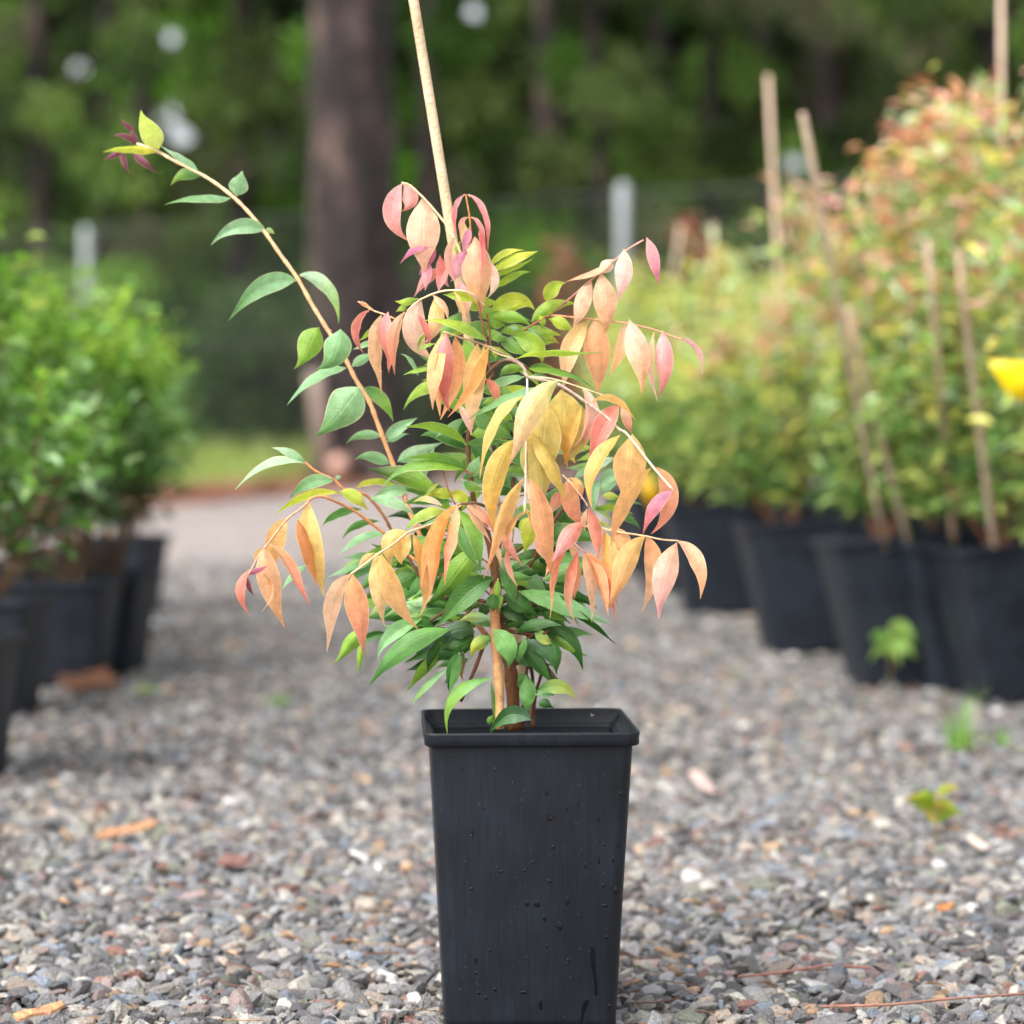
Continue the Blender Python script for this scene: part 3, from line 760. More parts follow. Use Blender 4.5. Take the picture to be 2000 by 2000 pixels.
LEFT = [ # px, depth, height, label
 (-105, 3.14, .63, "potted green bush in the nearest pot cut by the left edge"),
 (-21, 3.80, .66, "potted green bush second from the front in the left row"),
 (132, 4.22, .60, "potted green bush in the broad pot with the dead leaf at its foot"),
 (203, 4.42, .585, "potted green bush at the right corner of the left group, behind the broad pot"),
 (246, 5.70, .60, "potted green bush in the furthest visible pot of the left group"),
 (160, 5.1, .63, "potted green bush hidden behind the left group's front pots"),
 (40, 4.7, .65, "tall potted green bush hidden behind the left group near the frame edge"),
 (-90, 4.2, .62, "potted green bush beyond the left frame edge behind the front ones"),
]
for i, (px, D, ph, lab) in enumerate(LEFT):
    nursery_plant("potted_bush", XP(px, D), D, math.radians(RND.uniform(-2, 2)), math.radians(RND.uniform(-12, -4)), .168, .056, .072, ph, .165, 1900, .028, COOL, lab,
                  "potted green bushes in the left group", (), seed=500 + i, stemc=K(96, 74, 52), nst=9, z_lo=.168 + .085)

# yellow labels
def plate(mb, pts, th, col):
    pts = [Vector(p) for p in pts]; n = len(pts); nn = (pts[1] - pts[0]).cross(pts[2] - pts[0]).normalized() * th
    mb.add([p - nn for p in pts] + [p + nn for p in pts], [tuple(range(n)), tuple(range(2 * n - 1, n - 1, -1))] + [(i, i + n, (i + 1) % n + n, (i + 1) % n) for i in range(n)], col)
mb = MB(); Yt = 3.3
plate(mb, [P(1931, 704, Yt), P(2060, 708, Yt + .04), P(2064, 765, Yt + .04), P(2000, 784, Yt + .01), P(1978, 778, Yt), P(1962, 760, Yt), P(1942, 728, Yt)], .0004, K(250, 222, 8))
tag(mb.build("plant_label", M_tag), "bright yellow plastic plant label hanging at the right edge among the shrubs", "plant label")
mb = MB(); Yt = 4.9
plate(mb, [P(1244, 940, Yt), P(1262, 922, Yt), P(1300, 976, Yt), P(1292, 992, Yt), P(1270, 996, Yt)], .0004, K(214, 168, 20))
tag(mb.build("plant_label", M_tag), "dull yellow plant label low behind the drooping orange leaves on the right", "plant label")

# ------------------------------------------------------------------ weeds, chips, litter
def weed(px, py, h, n, label, cols, seed, w=.012, droop=.5):
    r = random.Random(seed); p = PG(px, py); t = tag(empty("weed", p), label, "weed")
    ms, ml = MB(), MB()
    tube(ms, [p, p + Vector((.002, 0, h * .6)), p + Vector((-.002, 0, h))], [.0014, .0012, .0008], K(150, 130, 80), n=6)
    for i in range(n):
        a = r.uniform(0, 6.28); z = h * r.uniform(.25, 1)
        b = p + Vector((0, 0, z)); L = h * r.uniform(.4, .65)
        d = Vector((math.cos(a), math.sin(a), 0))
        leaf(ml, b, b + d * L * .5 + Vector((0, 0, L * .3)), b + d * L + Vector((0, 0, -L * droop * .4)), w * r.uniform(.8, 1.2), jit(r.choice(cols), .15, r), jit(r.choice(cols), .15, r), roll=r.uniform(-.8, .8), prof=OVATE, nl=8, nw=4)
    ms.build("stem", M_stem, t); ml.build("leaves", M_leaf, t)
LG = [K(150, 190, 90), K(130, 180, 80), K(170, 205, 110)]
weed(1738, 1345, .085, 7, "pale green seedling growing beside the base of the right-hand pots", LG, 1, w=.022)
weed(1828, 1648, .052, 13, "small yellow-green weed with red stem on the gravel at lower right", [K(128, 164, 36), K(158, 178, 44), K(186, 166, 80)], 2, w=.013, droop=-.6)
def tuft(px, py, h, n, label, seed):
    r = random.Random(seed); p = PG(px, py); mb = MB()
    for i in range(n): blade(mb, p + Vector((r.gauss(0, .009), r.gauss(0, .009), 0)), h * r.uniform(.3, 1), .0016, (r.gauss(0, .35), r.gauss(0, .3)), jit(r.choice([K(126, 176, 70), K(150, 190, 90), K(104, 156, 56)]), .15, r))
    tag(mb.build("grass_tuft", M_grass, smooth=False), label, "grass tuft")
tuft(1880, 1462, .10, 26, "thin green grass tuft on the gravel in front of the right-hand pots", 3)
tuft(1960, 1455, .035, 14, "tiny grass tuft near the right edge beside the thin green tuft", 4)
tuft(545, 1375, .016, 40, "flat patch of pale green seedlings on the gravel left of the pot", 5)
tuft(285, 1352, .014, 22, "tiny green sprouts on the gravel by the left pots", 6)
def chip(name, px, py, px2, py2, wid, th, col, label, seed, lift=.005):
    r = random.Random(seed); a, b = PG(px, py, lift), PG(px2, py2, lift + .004)
    d = b - a; s = Vector((-d.y, d.x, 0)).normalized() * wid
    V = []; n = 6
    for i in range(n + 1):
        t = i / n; ww = (.35 + .65 * math.sin(math.pi * min(1, max(0, t * .85 + .1)))) * (1 + r.uniform(-.4, .4)); c = a.lerp(b, t) + Vector((0, 0, .15 * wid * math.sin(t * 7)))
        V += [c - s * ww, c + s * ww + Vector((0, 0, wid * .5)), c + s * ww * .9 + Vector((0, 0, wid * .5 + th)), c - s * ww * .9 + Vector((0, 0, th))]
    F = [(0, 1, 2, 3), tuple(n * 4 + k for k in (3, 2, 1, 0))]
    for i in range(n):
        for k in range(4): F.append((i * 4 + k, (i + 1) * 4 + k, (i + 1) * 4 + (k + 1) % 4, i * 4 + (k + 1) % 4))
    mb = MB(); mb.add(V, F, [jit(col, .15, r) for _ in V]); tag(mb.build(name, M_chip, smooth=False), label, name.split('_')[-1])
mb = MB(); r_ = random.Random(31)
for i in range(520):
    y = r_.uniform(1.5, 6.5) if i % 3 else r_.uniform(1.7, 3.2); x = r_.uniform(-.22, .22) * y; p = Vector((x, y, r_.uniform(.002, .008)))
    a = r_.uniform(0, 6.28); d = Vector((math.cos(a), math.sin(a), r_.uniform(-.12, .12))).normalized()
    c_ = jit(r_.choice([K(128, 88, 66), K(96, 68, 54), K(150, 112, 84), K(112, 74, 60), K(160, 130, 100)]), .2, r_)
    if i % 2: tube(mb, [p, p + d * r_.uniform(.008, .02), p + d * r_.uniform(.024, .04) + Vector((0, 0, r_.uniform(-.002, .003)))], r_.uniform(.0004, .0009), c_, n=4)
    else: small_leaf(mb, p, d, Vector((r_.gauss(0, .25), r_.gauss(0, .25), 1)), r_.uniform(.008, .022), r_.uniform(.004, .009), c_)
tag(mb.build("leaf_litter", M_chip, smooth=False), "fine brown litter of twig bits and dry flakes on the gravel", kind="stuff")
chip("bark_chip", 190, 1640, 302, 1612, .008, .0018, K(184, 136, 100), "pale orange bark chip on the gravel at left", 1)
chip("bark_chip", 30, 1994, 122, 1968, .005, .002, K(186, 138, 98), "orange bark chip at the bottom left corner", 2)
chip("bark_chip", 1350, 1512, 1392, 1552, .007, .003, K(186, 162, 154), "pale pinkish chip on the gravel right of the pot", 3)
chip("bark_chip", 1892, 1640, 1928, 1662, .006, .002, K(214, 192, 176), "small pale chip on the gravel beside the yellow-green weed", 4)
chip("bark_chip", 1830, 1780, 1862, 1772, .005, .002, K(186, 122, 70), "small orange-brown chip on the gravel below the yellow-green weed", 7)
chip("dead_leaf", 130, 1352, 215, 1330, .03, .004, K(104, 64, 42), "brown dead leaf lying at the foot of the left pots", 5)
chip("bark_chip", 430, 1690, 488, 1688, .008, .005, K(124, 88, 80), "dull red chip on the gravel left of the pot", 6)
def twig(pts, rad, col, label):
    mb = MB(); tube(mb, [PG(x, y, .006 + .003 * (i % 2)) for i, (x, y) in enumerate(pts)], rad, col, n=5)
    tag(mb.build("twig", M_stem), label, "twig")
twig([(1440, 1908), (1520, 1900), (1620, 1884), (1700, 1890)], .0011, K(150, 104, 92), "thin reddish twig on the gravel at lower right, the shorter one")
twig([(1600, 1966), (1740, 1962), (1860, 1950), (2040, 1938)], .0010, K(160, 116, 100), "thin reddish twig on the gravel at the bottom right, the longer one")

# ------------------------------------------------------------------ the potted plant in front
YC = 1.895
pc = P(1040, 1436, 1.82); PCX = pc.x - .0035
ROOT = tag(empty("potted_plant", (PCX, YC, 0)), "young plant with drooping orange and pink leaves in the sharp square black pot", "potted plant")
PM = Matrix.Translation((PCX, YC, 0)) @ Matrix.Rotation(math.radians(2.9), 4, 'Z')
POT_H = .2146
pot = pot_parts(ROOT, PM, POT_H, .0602, .0706, (.0045, .0092), soil_drop=.06, seed=1)
# water on the pot
rr = random.Random(21)
mbw, mbd = MB(), MB()
def on_pot(u, z): # front face, u in -1..1
    hw = .0602 + (.0706 - .0602) * z / POT_H
    return PM @ Vector((u * hw * .93, -hw, z)), PM.to_3x3() @ Vector((0, -1, 0)), PM.to_3x3() @ Vector((1, 0, 0))
def disc(mb, c, nrm, ax, rx, rz, h, n=10, rings=3):
    up = Vector((0, 0, 1)); V = [c + nrm * h]; F = []
    for j in range(1, rings + 1):
        a = j / rings * math.pi / 2
        for k in range(n):
            q = 2 * math.pi * k / n; V.append(c + ax * rx * math.sin(a) * math.cos(q) + up * rz * math.sin(a) * math.sin(q) + nrm * h * math.cos(a))
    for k in range(n): F.append((0, 1 + k, 1 + (k + 1) % n))
    for j in range(rings - 1):
        for k in range(n):
            a, b = 1 + j * n + k, 1 + j * n + (k + 1) % n; F.append((a, a + n, b + n, b))
    mb.add(V, F, (1, 1, 1))
def pot_px(px, py):
    """front-face coordinates of a mark seen at (px, py)"""
    z = CAM_H - (py - 800) / FPX * 1.826; hw = .0602 + (.0706 - .0602) * z / POT_H
    u = ((px - 1000) / FPX * 1.826 - PCX) / (hw * .93); return max(-.97, min(.97, u)), z
MARKS = [(895, 1500, 1.5, 12), (1058, 1551, 5, 8), (1065, 1599, 8, 9), (1098, 1584, 4, 5), (1120, 1573, 2, 8), (1161, 1600, 2.5, 12), (1216, 1555, 3, 5), (1213, 1595, 2, 13),
 (1211, 1652, 2, 13), (912, 1630, 4, 9), (1072, 1660, 4, 4), (1162, 1685, 2.5, 10), (1190, 1686, 2.5, 6), (1172, 1656, 3, 3), (1031, 1691, 3, 3), (1016, 1706, 3, 3), (969, 1708, 3, 3),
 (911, 1742, 4, 3), (1065, 1728, 5, 3), (1020, 1772, 6, 6), (1040, 1773, 7, 7), (1100, 1768, 4, 9), (1170, 1738, 3, 4), (1197, 1748, 5, 7), (1174, 1778, 7, 3), (1055, 1802, 4, 6),
 (1085, 1818, 6, 9), (1178, 1842, 3, 4), (920, 1884, 3, 8), (920, 1911, 3, 3), (1102, 1888, 3, 4), (925, 1951, 4, 3), (940, 1961, 4, 4), (1014, 1951, 8, 3), (1048, 1975, 4, 12), (958, 1945, 3, 4),
 (1113, 1468, 2, 7), (1162, 1467, 3, 5), (936, 1583, 3, 3), (1111, 1529, 3, 3), (955, 1512, 4, 2), (1135, 1698, 2, 6), (1060, 1858, 2, 3), (946, 1866, 3, 3), (1188, 1980, 4, 3), (1000, 1575, 2, 2)]
for px, py, rx, rz in MARKS:
    u, z = pot_px(px, py); c, nr, ax = on_pot(u, z)
    disc(mbw, c + nr * .0002, nr, ax, rx / 2820 * .95, rz / 2820 * 1.0, .0002)
def trail(pts, w):
    mt = MB(); L_, R_ = [], []
    n = 14; pp = smooth_path(pts, n)
    for i, (x, y) in enumerate(pp):
        ww = w * (.55 + .45 * math.sin(math.pi * min(1, (i + 1) / (len(pp) * .5 + 1)))) * rr.uniform(.85, 1.1)
        for xx, lst in ((x - ww, L_), (x + ww, R_)):
            u, z = pot_px(xx, y); c, nr, ax = on_pot(u, z); lst.append(c + nr * .0003)
    V = [v for q in zip(L_, R_) for v in q]
    mt.add(V, [(2 * i, 2 * i + 1, 2 * i + 3, 2 * i + 2) for i in range(len(pp) - 1)], (1, 1, 1)); mt.build("water_trail", M_wet, pot)
trail([(1150, 1862), (1152, 1900), (1157, 1935), (1157, 1958)], 5)
trail([(1140, 1968), (1134, 1985), (1130, 2004), (1128, 2030)], 5)
wm = mbw.build("water_marks", M_wet, pot); wm["kind"] = "stuff"
for px, py, s in [(1066, 1599, 3), (911, 1636, 2.6), (1086, 1817, 2.2), (890, 1944, 3.6), (1010, 1567, 2.6), (957, 1503, 3.5), (991, 1532, 3), (1110, 1812, 2), (1147, 1397, 4), (940, 1960, 2), (1100, 1892, 2), (918, 1640, 2), (1020, 1880, 2)]:
    u, z = pot_px(px, py); c, nr, ax = on_pot(u, z); disc(mbd, c, nr, ax, s / 2820, s / 2820, s / 2820 * .8, 12, 4)
for _ in range(60):
    u, z = rr.uniform(-.95, .95), rr.uniform(.005, .19); c, nr, ax = on_pot(u, z); s = rr.uniform(.6, 1.3) / 2820; disc(mbd, c, nr, ax, s, s, s * .7, 8, 2)
o = mbd.build("water_drops", M_drop, pot); o["kind"] = "stuff"

# --- leaves traced from the photo; crops: origin and scale of the coordinates used below
CROP = dict(a=(150, 180, .33644), b=(650, 330, .20704), c=(950, 430, .23292), d=(430, 750, .23292), e=(600, 950, .2588), f=(880, 700, .26915), g=(780, 1150, .2588), p=(0, 0, 1.0), h=(800, 560, .20704), i=(900, 880, .20704), j=(600, 880, .20704))
PAL = dict(pe=K(240, 188, 152), pb=K(228, 182, 140), oo=K(234, 170, 116), yo=K(232, 192, 112), go=K(212, 186, 88), ol=K(196, 176, 92), cr=K(232, 220, 140), cw=K(234, 200, 180),
           sa=K(228, 134, 112), rd=K(212, 108, 104), pi=K(238, 170, 170), mg=K(206, 92, 134), mv=K(200, 128, 160), li=K(172, 196, 30), lg=K(132, 178, 36), ly=K(206, 206, 50), gr=K(80, 140, 46),
           gd=K(52, 106, 36), pg=K(142, 192, 136), pw=K(180, 212, 170), dg=K(42, 80, 32), bg=K(84, 114, 88), pu=K(128, 66, 84), br=K(206, 140, 78), yg=K(188, 200, 84), or_=K(234, 178, 84))
def px_of(cr, x, y): ox, oy, s = CROP[cr]; return ox + x * s, oy + y * s
STEMC = dict(cream=K(232, 204, 162), orange=K(206, 142, 92), brown=K(92, 62, 44), dark=K(70, 56, 40), tan=K(198, 150, 102), white=K(240, 222, 200), rust=K(158, 96, 60), pink=K(222, 160, 140))
for _k, _c in list(PAL.items()):
    _l = sum(_c) / 3
    PAL[_k] = tuple(min(.9, v * 1.04 + .045 * (_l > .12)) for v in _c)
def spray(cr, Yf, stems, leaves, label, seed, dark=False, prof=LANCE, name="branch", droplets=0, tilt=1.0):
    """one branch with its leaves: stems = [(colour, radius px, pts...)], leaves = rows of 'bx by mx my tx ty width c1 c2 [dz]'"""
    r = random.Random(seed)
    Y = Yf if callable(Yf) else (lambda x, y: Yf)
    ms, ml, md = MB(), MB(), MB()
    side = []
    for st in stems:
        tgt = ms if not side and st is stems[0] else MB()
        if tgt is not ms: side.append(tgt)
        colr, rad, pts = st[0], st[1], st[2]
        cc = [STEMC[q] for q in colr.split('>')]
        pp = []
        for q in pts:
            kx, ky = (q[0], q[1]) if len(q) < 4 else px_of(q[3], q[0], q[1])
            if len(q) < 4: kx, ky = px_of(cr, q[0], q[1])
            yy = Y(kx, ky) + (q[2] if len(q) > 2 and q[2] is not None else 0)
            pp.append(tuple(P(kx, ky, yy)))
        sp = smooth_path(pp, 6); n = len(sp); rads = rad if isinstance(rad, tuple) else (rad, rad * .75)
        tube(tgt, sp, [lerp(rads[0], rads[1], i / (n - 1)) / 2750 * (1 + .12 * math.sin(i * 1.7)) for i in range(n)],
             [jit(mixc(cc[0], cc[-1], i / (n - 1)), .06, r) for i in range(n)], n=8)
    for row in leaves.strip().splitlines():
        q = row.split()
        if not q: continue
        c = cr
        if q[0] in CROP: c = q.pop(0)
        v = [float(x) for x in q[:7]]; c1, c2 = PAL[q[7]], PAL[q[8]]; dz = float(q[9]) / 100 if len(q) > 9 else 0.0
        s = CROP[c][2]
        (x0, y0), (x1, y1), (x2, y2) = px_of(c, v[0], v[1]), px_of(c, v[2], v[3]), px_of(c, v[4], v[5])
        cx, cy_ = x2 - x0, y2 - y0; l2 = cx * cx + cy_ * cy_
        al = ((x1 - x0) * cx + (y1 - y0) * cy_) / l2; pe_ = ((x1 - x0) * -cy_ + (y1 - y0) * cx) / l2
        al = .5 + (al - .5) * .35; pe_ *= .62
        x1, y1 = x0 + cx * al - cy_ * pe_, y0 + cy_ * al + cx * pe_
        yb = Y(x0, y0)
        L = math.hypot(x2 - x0, y2 - y0) / 2750; wpx = v[6] * s / 2750 * (yb / 1.82)
        wpx *= .88; wreal = max(wpx, min(L * .26, .016)); roll = math.acos(max(.12, min(1, wpx / wreal))) * r.choice((-1, 1)) * .92
        lean_ = r.uniform(-.25, .3) * L
        arc = -r.uniform(.05, .16) * L
        B = P(x0, y0, yb + dz); M_ = P(x1, y1, yb + dz + arc + lean_ * .5); T = P(x2, y2, yb + dz + lean_)
        d1, d2 = jit(c1, .07, r), jit(c2, .07, r)
        fold = r.uniform(.18, .45) * (1 if r.random() < .8 else -1)
        leaf(ml, B, M_, T, wreal * 1.04, d1, d2, roll=roll, fold=fold, prof=prof, twist=r.uniform(-.25, .25), wave=r.uniform(.02, .1), ph=r.uniform(0, 6), edge=mixc(d1, (.95, .82, .5), .8) if not dark else None)
        # petiole
        tube(ml, [B + Vector((0, .001, 0)), B.lerp(M_, .1)], [.0006, .0004], mixc(d1, STEMC['cream'], .5), n=5, cap=False)
        # droplets on the leaf
        Cc = M_ * 2 - (B + T) * .5
        for _ in range(int(droplets * L * wreal / (.06 * .016) + r.random())):
            t = r.uniform(.15, .85); u = r.uniform(-.7, .7)
            p = B * (1 - t) ** 2 + Cc * 2 * t * (1 - t) + T * t * t; dd = ((Cc - B) * (1 - t) + (T - Cc) * t).normalized()
            vw = (CAMP - p).normalized(); sd_ = dd.cross(vw).normalized(); nn = sd_.cross(dd)
            s2 = sd_ * math.cos(roll) + nn * math.sin(roll); n2 = nn * math.cos(roll) - sd_ * math.sin(roll); hw = wreal * .5 * interp(prof, t)
            if n2.dot(vw) < .2: continue
            q_ = p + s2 * u * hw * .95 + n2 * (-fold * abs(u) * hw + .0001); rad = r.choice((.0005, .0006, .0008, .0011))
            disc2(md, q_, n2, s2, rad)
    st = ms.build(name, M_stem, ROOT)
    if label: st["label"] = label
    for q in side: q.build('side_stem', M_stem, st)
    lo = ml.build("leaves", M_dleaf if dark else M_leaf, st)
    if md.v: w = md.build("water_drops", M_drop, st); w["kind"] = "stuff"
    return st
def disc2(mb, c, nrm, ax, rad, n=8, rings=3):
    b = nrm.cross(ax); V = [c + nrm * rad * .75]; F = []
    for j in range(1, rings + 1):
        a = j / rings * math.pi / 2
        for k in range(n):
            q = 2 * math.pi * k / n; V.append(c + (ax * math.cos(q) + b * math.sin(q)) * rad * math.sin(a) + nrm * rad * .75 * math.cos(a))
    for k in range(n): F.append((0, 1 + k, 1 + (k + 1) % n))
    for j in range(rings - 1):
        for k in range(n):
            a, e = 1 + j * n + k, 1 + j * n + (k + 1) % n; F.append((a, a + n, e + n, e))
    mb.add(V, F, (1, 1, 1))

# main stems
mb = MB()
def px_tube(mb, pts, rads, cols):
    pp = smooth_path([(*P(x, y, Y), rd) for (x, y, Y), rd in zip(pts, rads)], 6)
    n = len(pp)
    tube(mb, [Vector(q[:3]) for q in pp], [q[3] * (1 + .1 * math.sin(i * 1.3)) for i, q in enumerate(pp)], [jit(mixc(cols[0], cols[1], i / (n - 1)), .12) for i in range(n)], n=9)
px_tube(mb, [(1003, 1425, 1.9), (1000, 1330, 1.895), (985, 1250, 1.893), (970, 1170, 1.89), (966, 1110, 1.89), (950, 1040, 1.89), (927, 985, 1.885), (916, 900, 1.882), (915, 860, 1.88), (925, 800, 1.875), (945, 750, 1.87), (965, 715, 1.865), (988, 704, 1.86), (1010, 712, 1.855)],
        [.0052, .005, .0046, .0042, .0034, .0026, .0021, .0019, .0019, .0017, .0014, .0012, .001, .0009], (K(120, 76, 46), K(84, 66, 44)))
mb.build("stem", M_stem, ROOT)["label"] = "dark brown main stem"
mb = MB()
px_tube(mb, [(977, 1424, 1.862), (974, 1330, 1.866), (968, 1230, 1.872), (966, 1150, 1.88)], [.0031, .0036, .0039, .0036], (K(206, 158, 108), K(150, 96, 60)))
mb.build("stem", M_stem, ROOT)["label"] = "light tan second stem in front"
mb = MB()
for pts in ([(1040, 1420, 1.9), (1045, 1360, 1.9), (1060, 1300, 1.9), (1050, 1240, 1.9)], [(1020, 1425, 1.91), (1025, 1340, 1.91), (1035, 1270, 1.92)],
            [(948, 1250, 1.89), (930, 1300, 1.88), (900, 1370, 1.87)], [(970, 1180, 1.89), (900, 1170, 1.89), (860, 1200, 1.88), (800, 1240, 1.88)], [(970, 1180, 1.89), (1020, 1170, 1.89), (1060, 1230, 1.88)],
            [(985, 1230, 1.89), (1040, 1240, 1.88), (1070, 1235, 1.87)], [(966, 1130, 1.89), (905, 1180, 1.87), (870, 1165, 1.86)], [(975, 1200, 1.9), (1050, 1180, 1.9), (1075, 1190, 1.9)],
            [(1030, 1300, 1.9), (1060, 1290, 1.89), (1085, 1340, 1.88)], [(985, 1210, 1.895), (1080, 1020, 1.9), (1150, 950, 1.93)], [(965, 1110, 1.89), (1010, 900, 1.92), (1010, 830, 1.93)], [(990, 1300, 1.9), (1035, 1300, 1.905), (1042, 1385, 1.9)]):
    px_tube(mb, pts, [.0016, .0014, .0011, .0009][:len(pts)], (K(110, 70, 46), K(76, 48, 36)))
mb.build("twigs", M_stem, ROOT)
# stake
mb = MB(); S0, S1 = P(798, -60, 1.93), P(1035, 1400, 1.945); npt = 18
tube(mb, [S1.lerp(S0, i / npt) for i in range(npt + 1)], [lerp(.0040, .0037, i / npt) * (1.04 if i % 6 == 0 else 1) for i in range(npt + 1)], [jit(K(212, 184, 150), .09) for _ in range(npt + 1)], n=14)
mb.build("stake", M_wood, ROOT)["label"] = "long straight bamboo stake leaning left above the plant"

# 1 the long left shoot
spray('a', lambda x, y: 1.925 + max(0, 860 - x) / 700 * .07, [
 ('orange>cream', (5.2, 3.2), [(2390, 3170), (2100, 2780), (1940, 2450), (1870, 2250), (1750, 1932), (1700, 1800), (1620, 1670), (1560, 1550), (1450, 1370), (1370, 1240), (1280, 1080), (1180, 940), (1090, 810), (1000, 700), (910, 610), (800, 525), (700, 465), (560, 395), (470, 345), (350, 300)])],
"""475 330 425 215 335 112 135 yg li -0.5
470 350 300 312 130 354 34 ly li
345 290 285 250 205 238 36 pu pu 1.5
330 235 290 190 245 162 34 pu pu 1.5
345 300 325 270 320 200 44 pu pu 1.5
270 340 215 360 150 405 42 pu pu 1.5
262 345 270 400 300 480 40 pu pu 1.5
325 345 380 410 470 465 48 pu pu 1.5
710 470 600 385 480 322 36 pg pw
725 485 600 455 552 548 80 gr lg 1
890 615 730 590 505 642 40 pg gr
1095 800 930 748 775 885 100 pg pg
1095 800 1125 802 1148 828 36 pg yg
1270 1092 1050 1085 905 1338 125 pg gr -0.5
1295 1060 1480 1105 1522 1342 85 pw lg
1560 1600 1380 1650 1208 1825 66 pg pg
1600 1592 1670 1535 1745 1528 62 pg pg
d 1200 35 1400 130 1428 322 125 gr lg 1
d 1345 442 1190 405 1040 490 85 pg gr
d 1390 450 1520 345 1662 292 110 pg pg
d 1395 480 1490 440 1580 400 60 pg pg 1
d 1490 650 1650 560 1872 508 130 pg pw .5
d 1555 880 1660 700 1842 560 190 pg pg
d 1420 672 1280 590 1115 602 110 pg gr
d 1150 868 1330 810 1575 900 52 ly li
d 1570 905 1430 870 1285 962 115 pg pg""", "long arching shoot reaching up to the left with paired green leaves", 1, prof=OVATE)
spray('a', lambda x, y: 1.90 + max(0, 860 - x) / 700 * .07, [('orange', 1.2, [(930, 605), (925, 590), (930, 570)]), ('orange', 1.2, [(1450, 1370), (1460, 1375), (1480, 1385)])],
"""925 600 945 530 955 455 125 pg pg
1405 1368 1340 1470 1312 1622 165 lg lg 2
1530 1378 1520 1500 1418 1655 180 pg gr -.5
1640 1712 1560 1830 1400 2012 240 pg gr -1""", "broad pale green leaves on the long left shoot", 2, prof=OVATE)
# 2 left mid shoots
spray('d', 1.89, [('brown>orange', (3.6, 2.6), [(1700, 1650, 0), (1450, 1250), (1380, 1120), (1290, 1000), (1200, 920), (1050, 890), (960, 810), (800, 730), (715, 658)]),
                  ('orange', (3, 2.6), [(1660, 1500), (1400, 1270), (1250, 1160), (1150, 1080), (1000, 1000), (850, 942), (760, 955)])],
"""715 655 590 562 428 530 78 pg pw
715 662 480 640 105 855 72 pw pg
960 812 740 790 588 965 125 pg gr
965 800 990 778 1018 788 40 pg pg
1000 915 720 915 458 1102 62 ly li -.5
1000 905 1160 930 1212 1080 125 li yg -.5
1250 962 1490 965 1625 1115 110 pg pw
1180 1050 950 1090 840 1200 80 gr gr 3
1330 1150 1120 1150 1020 1300 60 gr gr 4
1400 1260 1180 1280 980 1450 60 pg pg 4
1300 1440 1150 1440 1040 1480 60 pg pg 4
720 1520 620 1560 520 1730 70 pg pg 5
1380 1450 1150 1530 900 1620 60 gr pg 3
1400 1480 1150 1580 920 1760 110 pg gr 3""", "green side shoots at the left middle", 3)
# 3 left orange spray
spray('d', 1.845, [('orange>pink', (3, 1.8), [(1400, 1270, .03), (1150, 1080, .02), (1000, 1000, .01), (850, 942), (760, 962), (740, 990), (660, 1060), (560, 1135), (400, 1340), (320, 1450), (270, 1540), (240, 1590)])],
"""745 1000 715 1330 942 1772 215 yo yo .3
650 1135 750 1330 822 1755 115 br br -.5
560 1125 420 1330 490 1560 190 yo oo .5
372 1358 390 1650 520 2056 215 pb oo
420 1345 600 1530 710 1872 66 oo rd -.8
240 1560 100 1740 258 1940 95 sa sa -.6
240 1600 310 1560 405 1532 50 pu mg -.9
228 1620 240 1700 272 1782 46 pu pu -.8
350 1590 490 1720 318 1918 28 br pe -1
370 1368 300 1430 285 1510 60 yo pe .3""", "drooping orange spray with a magenta tip at the far left", 4, droplets=.8)
# 4 front lower-left orange spray
spray('e', 1.80, [('brown>cream', (3, 1.8), [(1400, 180, .07), (1290, 130, .03), (1200, 130, .01), (1130, 145), (980, 265), (770, 345), (660, 430), (550, 500), (430, 590), (330, 660)])],
"""760 345 600 420 610 600 190 yo yo .6
760 345 700 470 690 600 150 yo yo .4
520 505 560 700 516 1062 185 yo pb .5
500 505 430 550 380 640 70 yo pb .5
560 510 610 740 822 1112 165 yo oo
330 662 165 830 216 1242 130 pe pe
345 668 360 900 455 1275 200 oo sa -.3
800 360 880 480 862 778 80 or_ br .2
j 1390 520 1140 820 1085 1310 95 or_ oo
j 1395 520 1170 930 1250 1400 110 yo oo -.2
j 1150 960 1150 1200 1125 1585 75 br yo -.4
j 1410 525 1330 860 1262 1265 120 oo sa -.5""", "front orange spray at the lower left with hanging leaves", 5, droplets=2.2)
spray('i', 1.825, [('cream', (1.6, 1.2), [(-60, 560, .03), (0, 520), (40, 500), (120, 560)]), ('pink', (1.4, 1.0), [(120, 560), (240, 720), (330, 780), (440, 850)])],
"""40 502 200 560 330 780 95 pb sa
60 510 210 720 300 860 80 pb pe .2
330 780 420 820 550 1115 70 pi sa
300 860 350 960 380 1120 60 pb pb .3
330 800 430 880 510 1095 34 sa sa""", "small pinkish spray crossing the stem", 6, droplets=1.5)
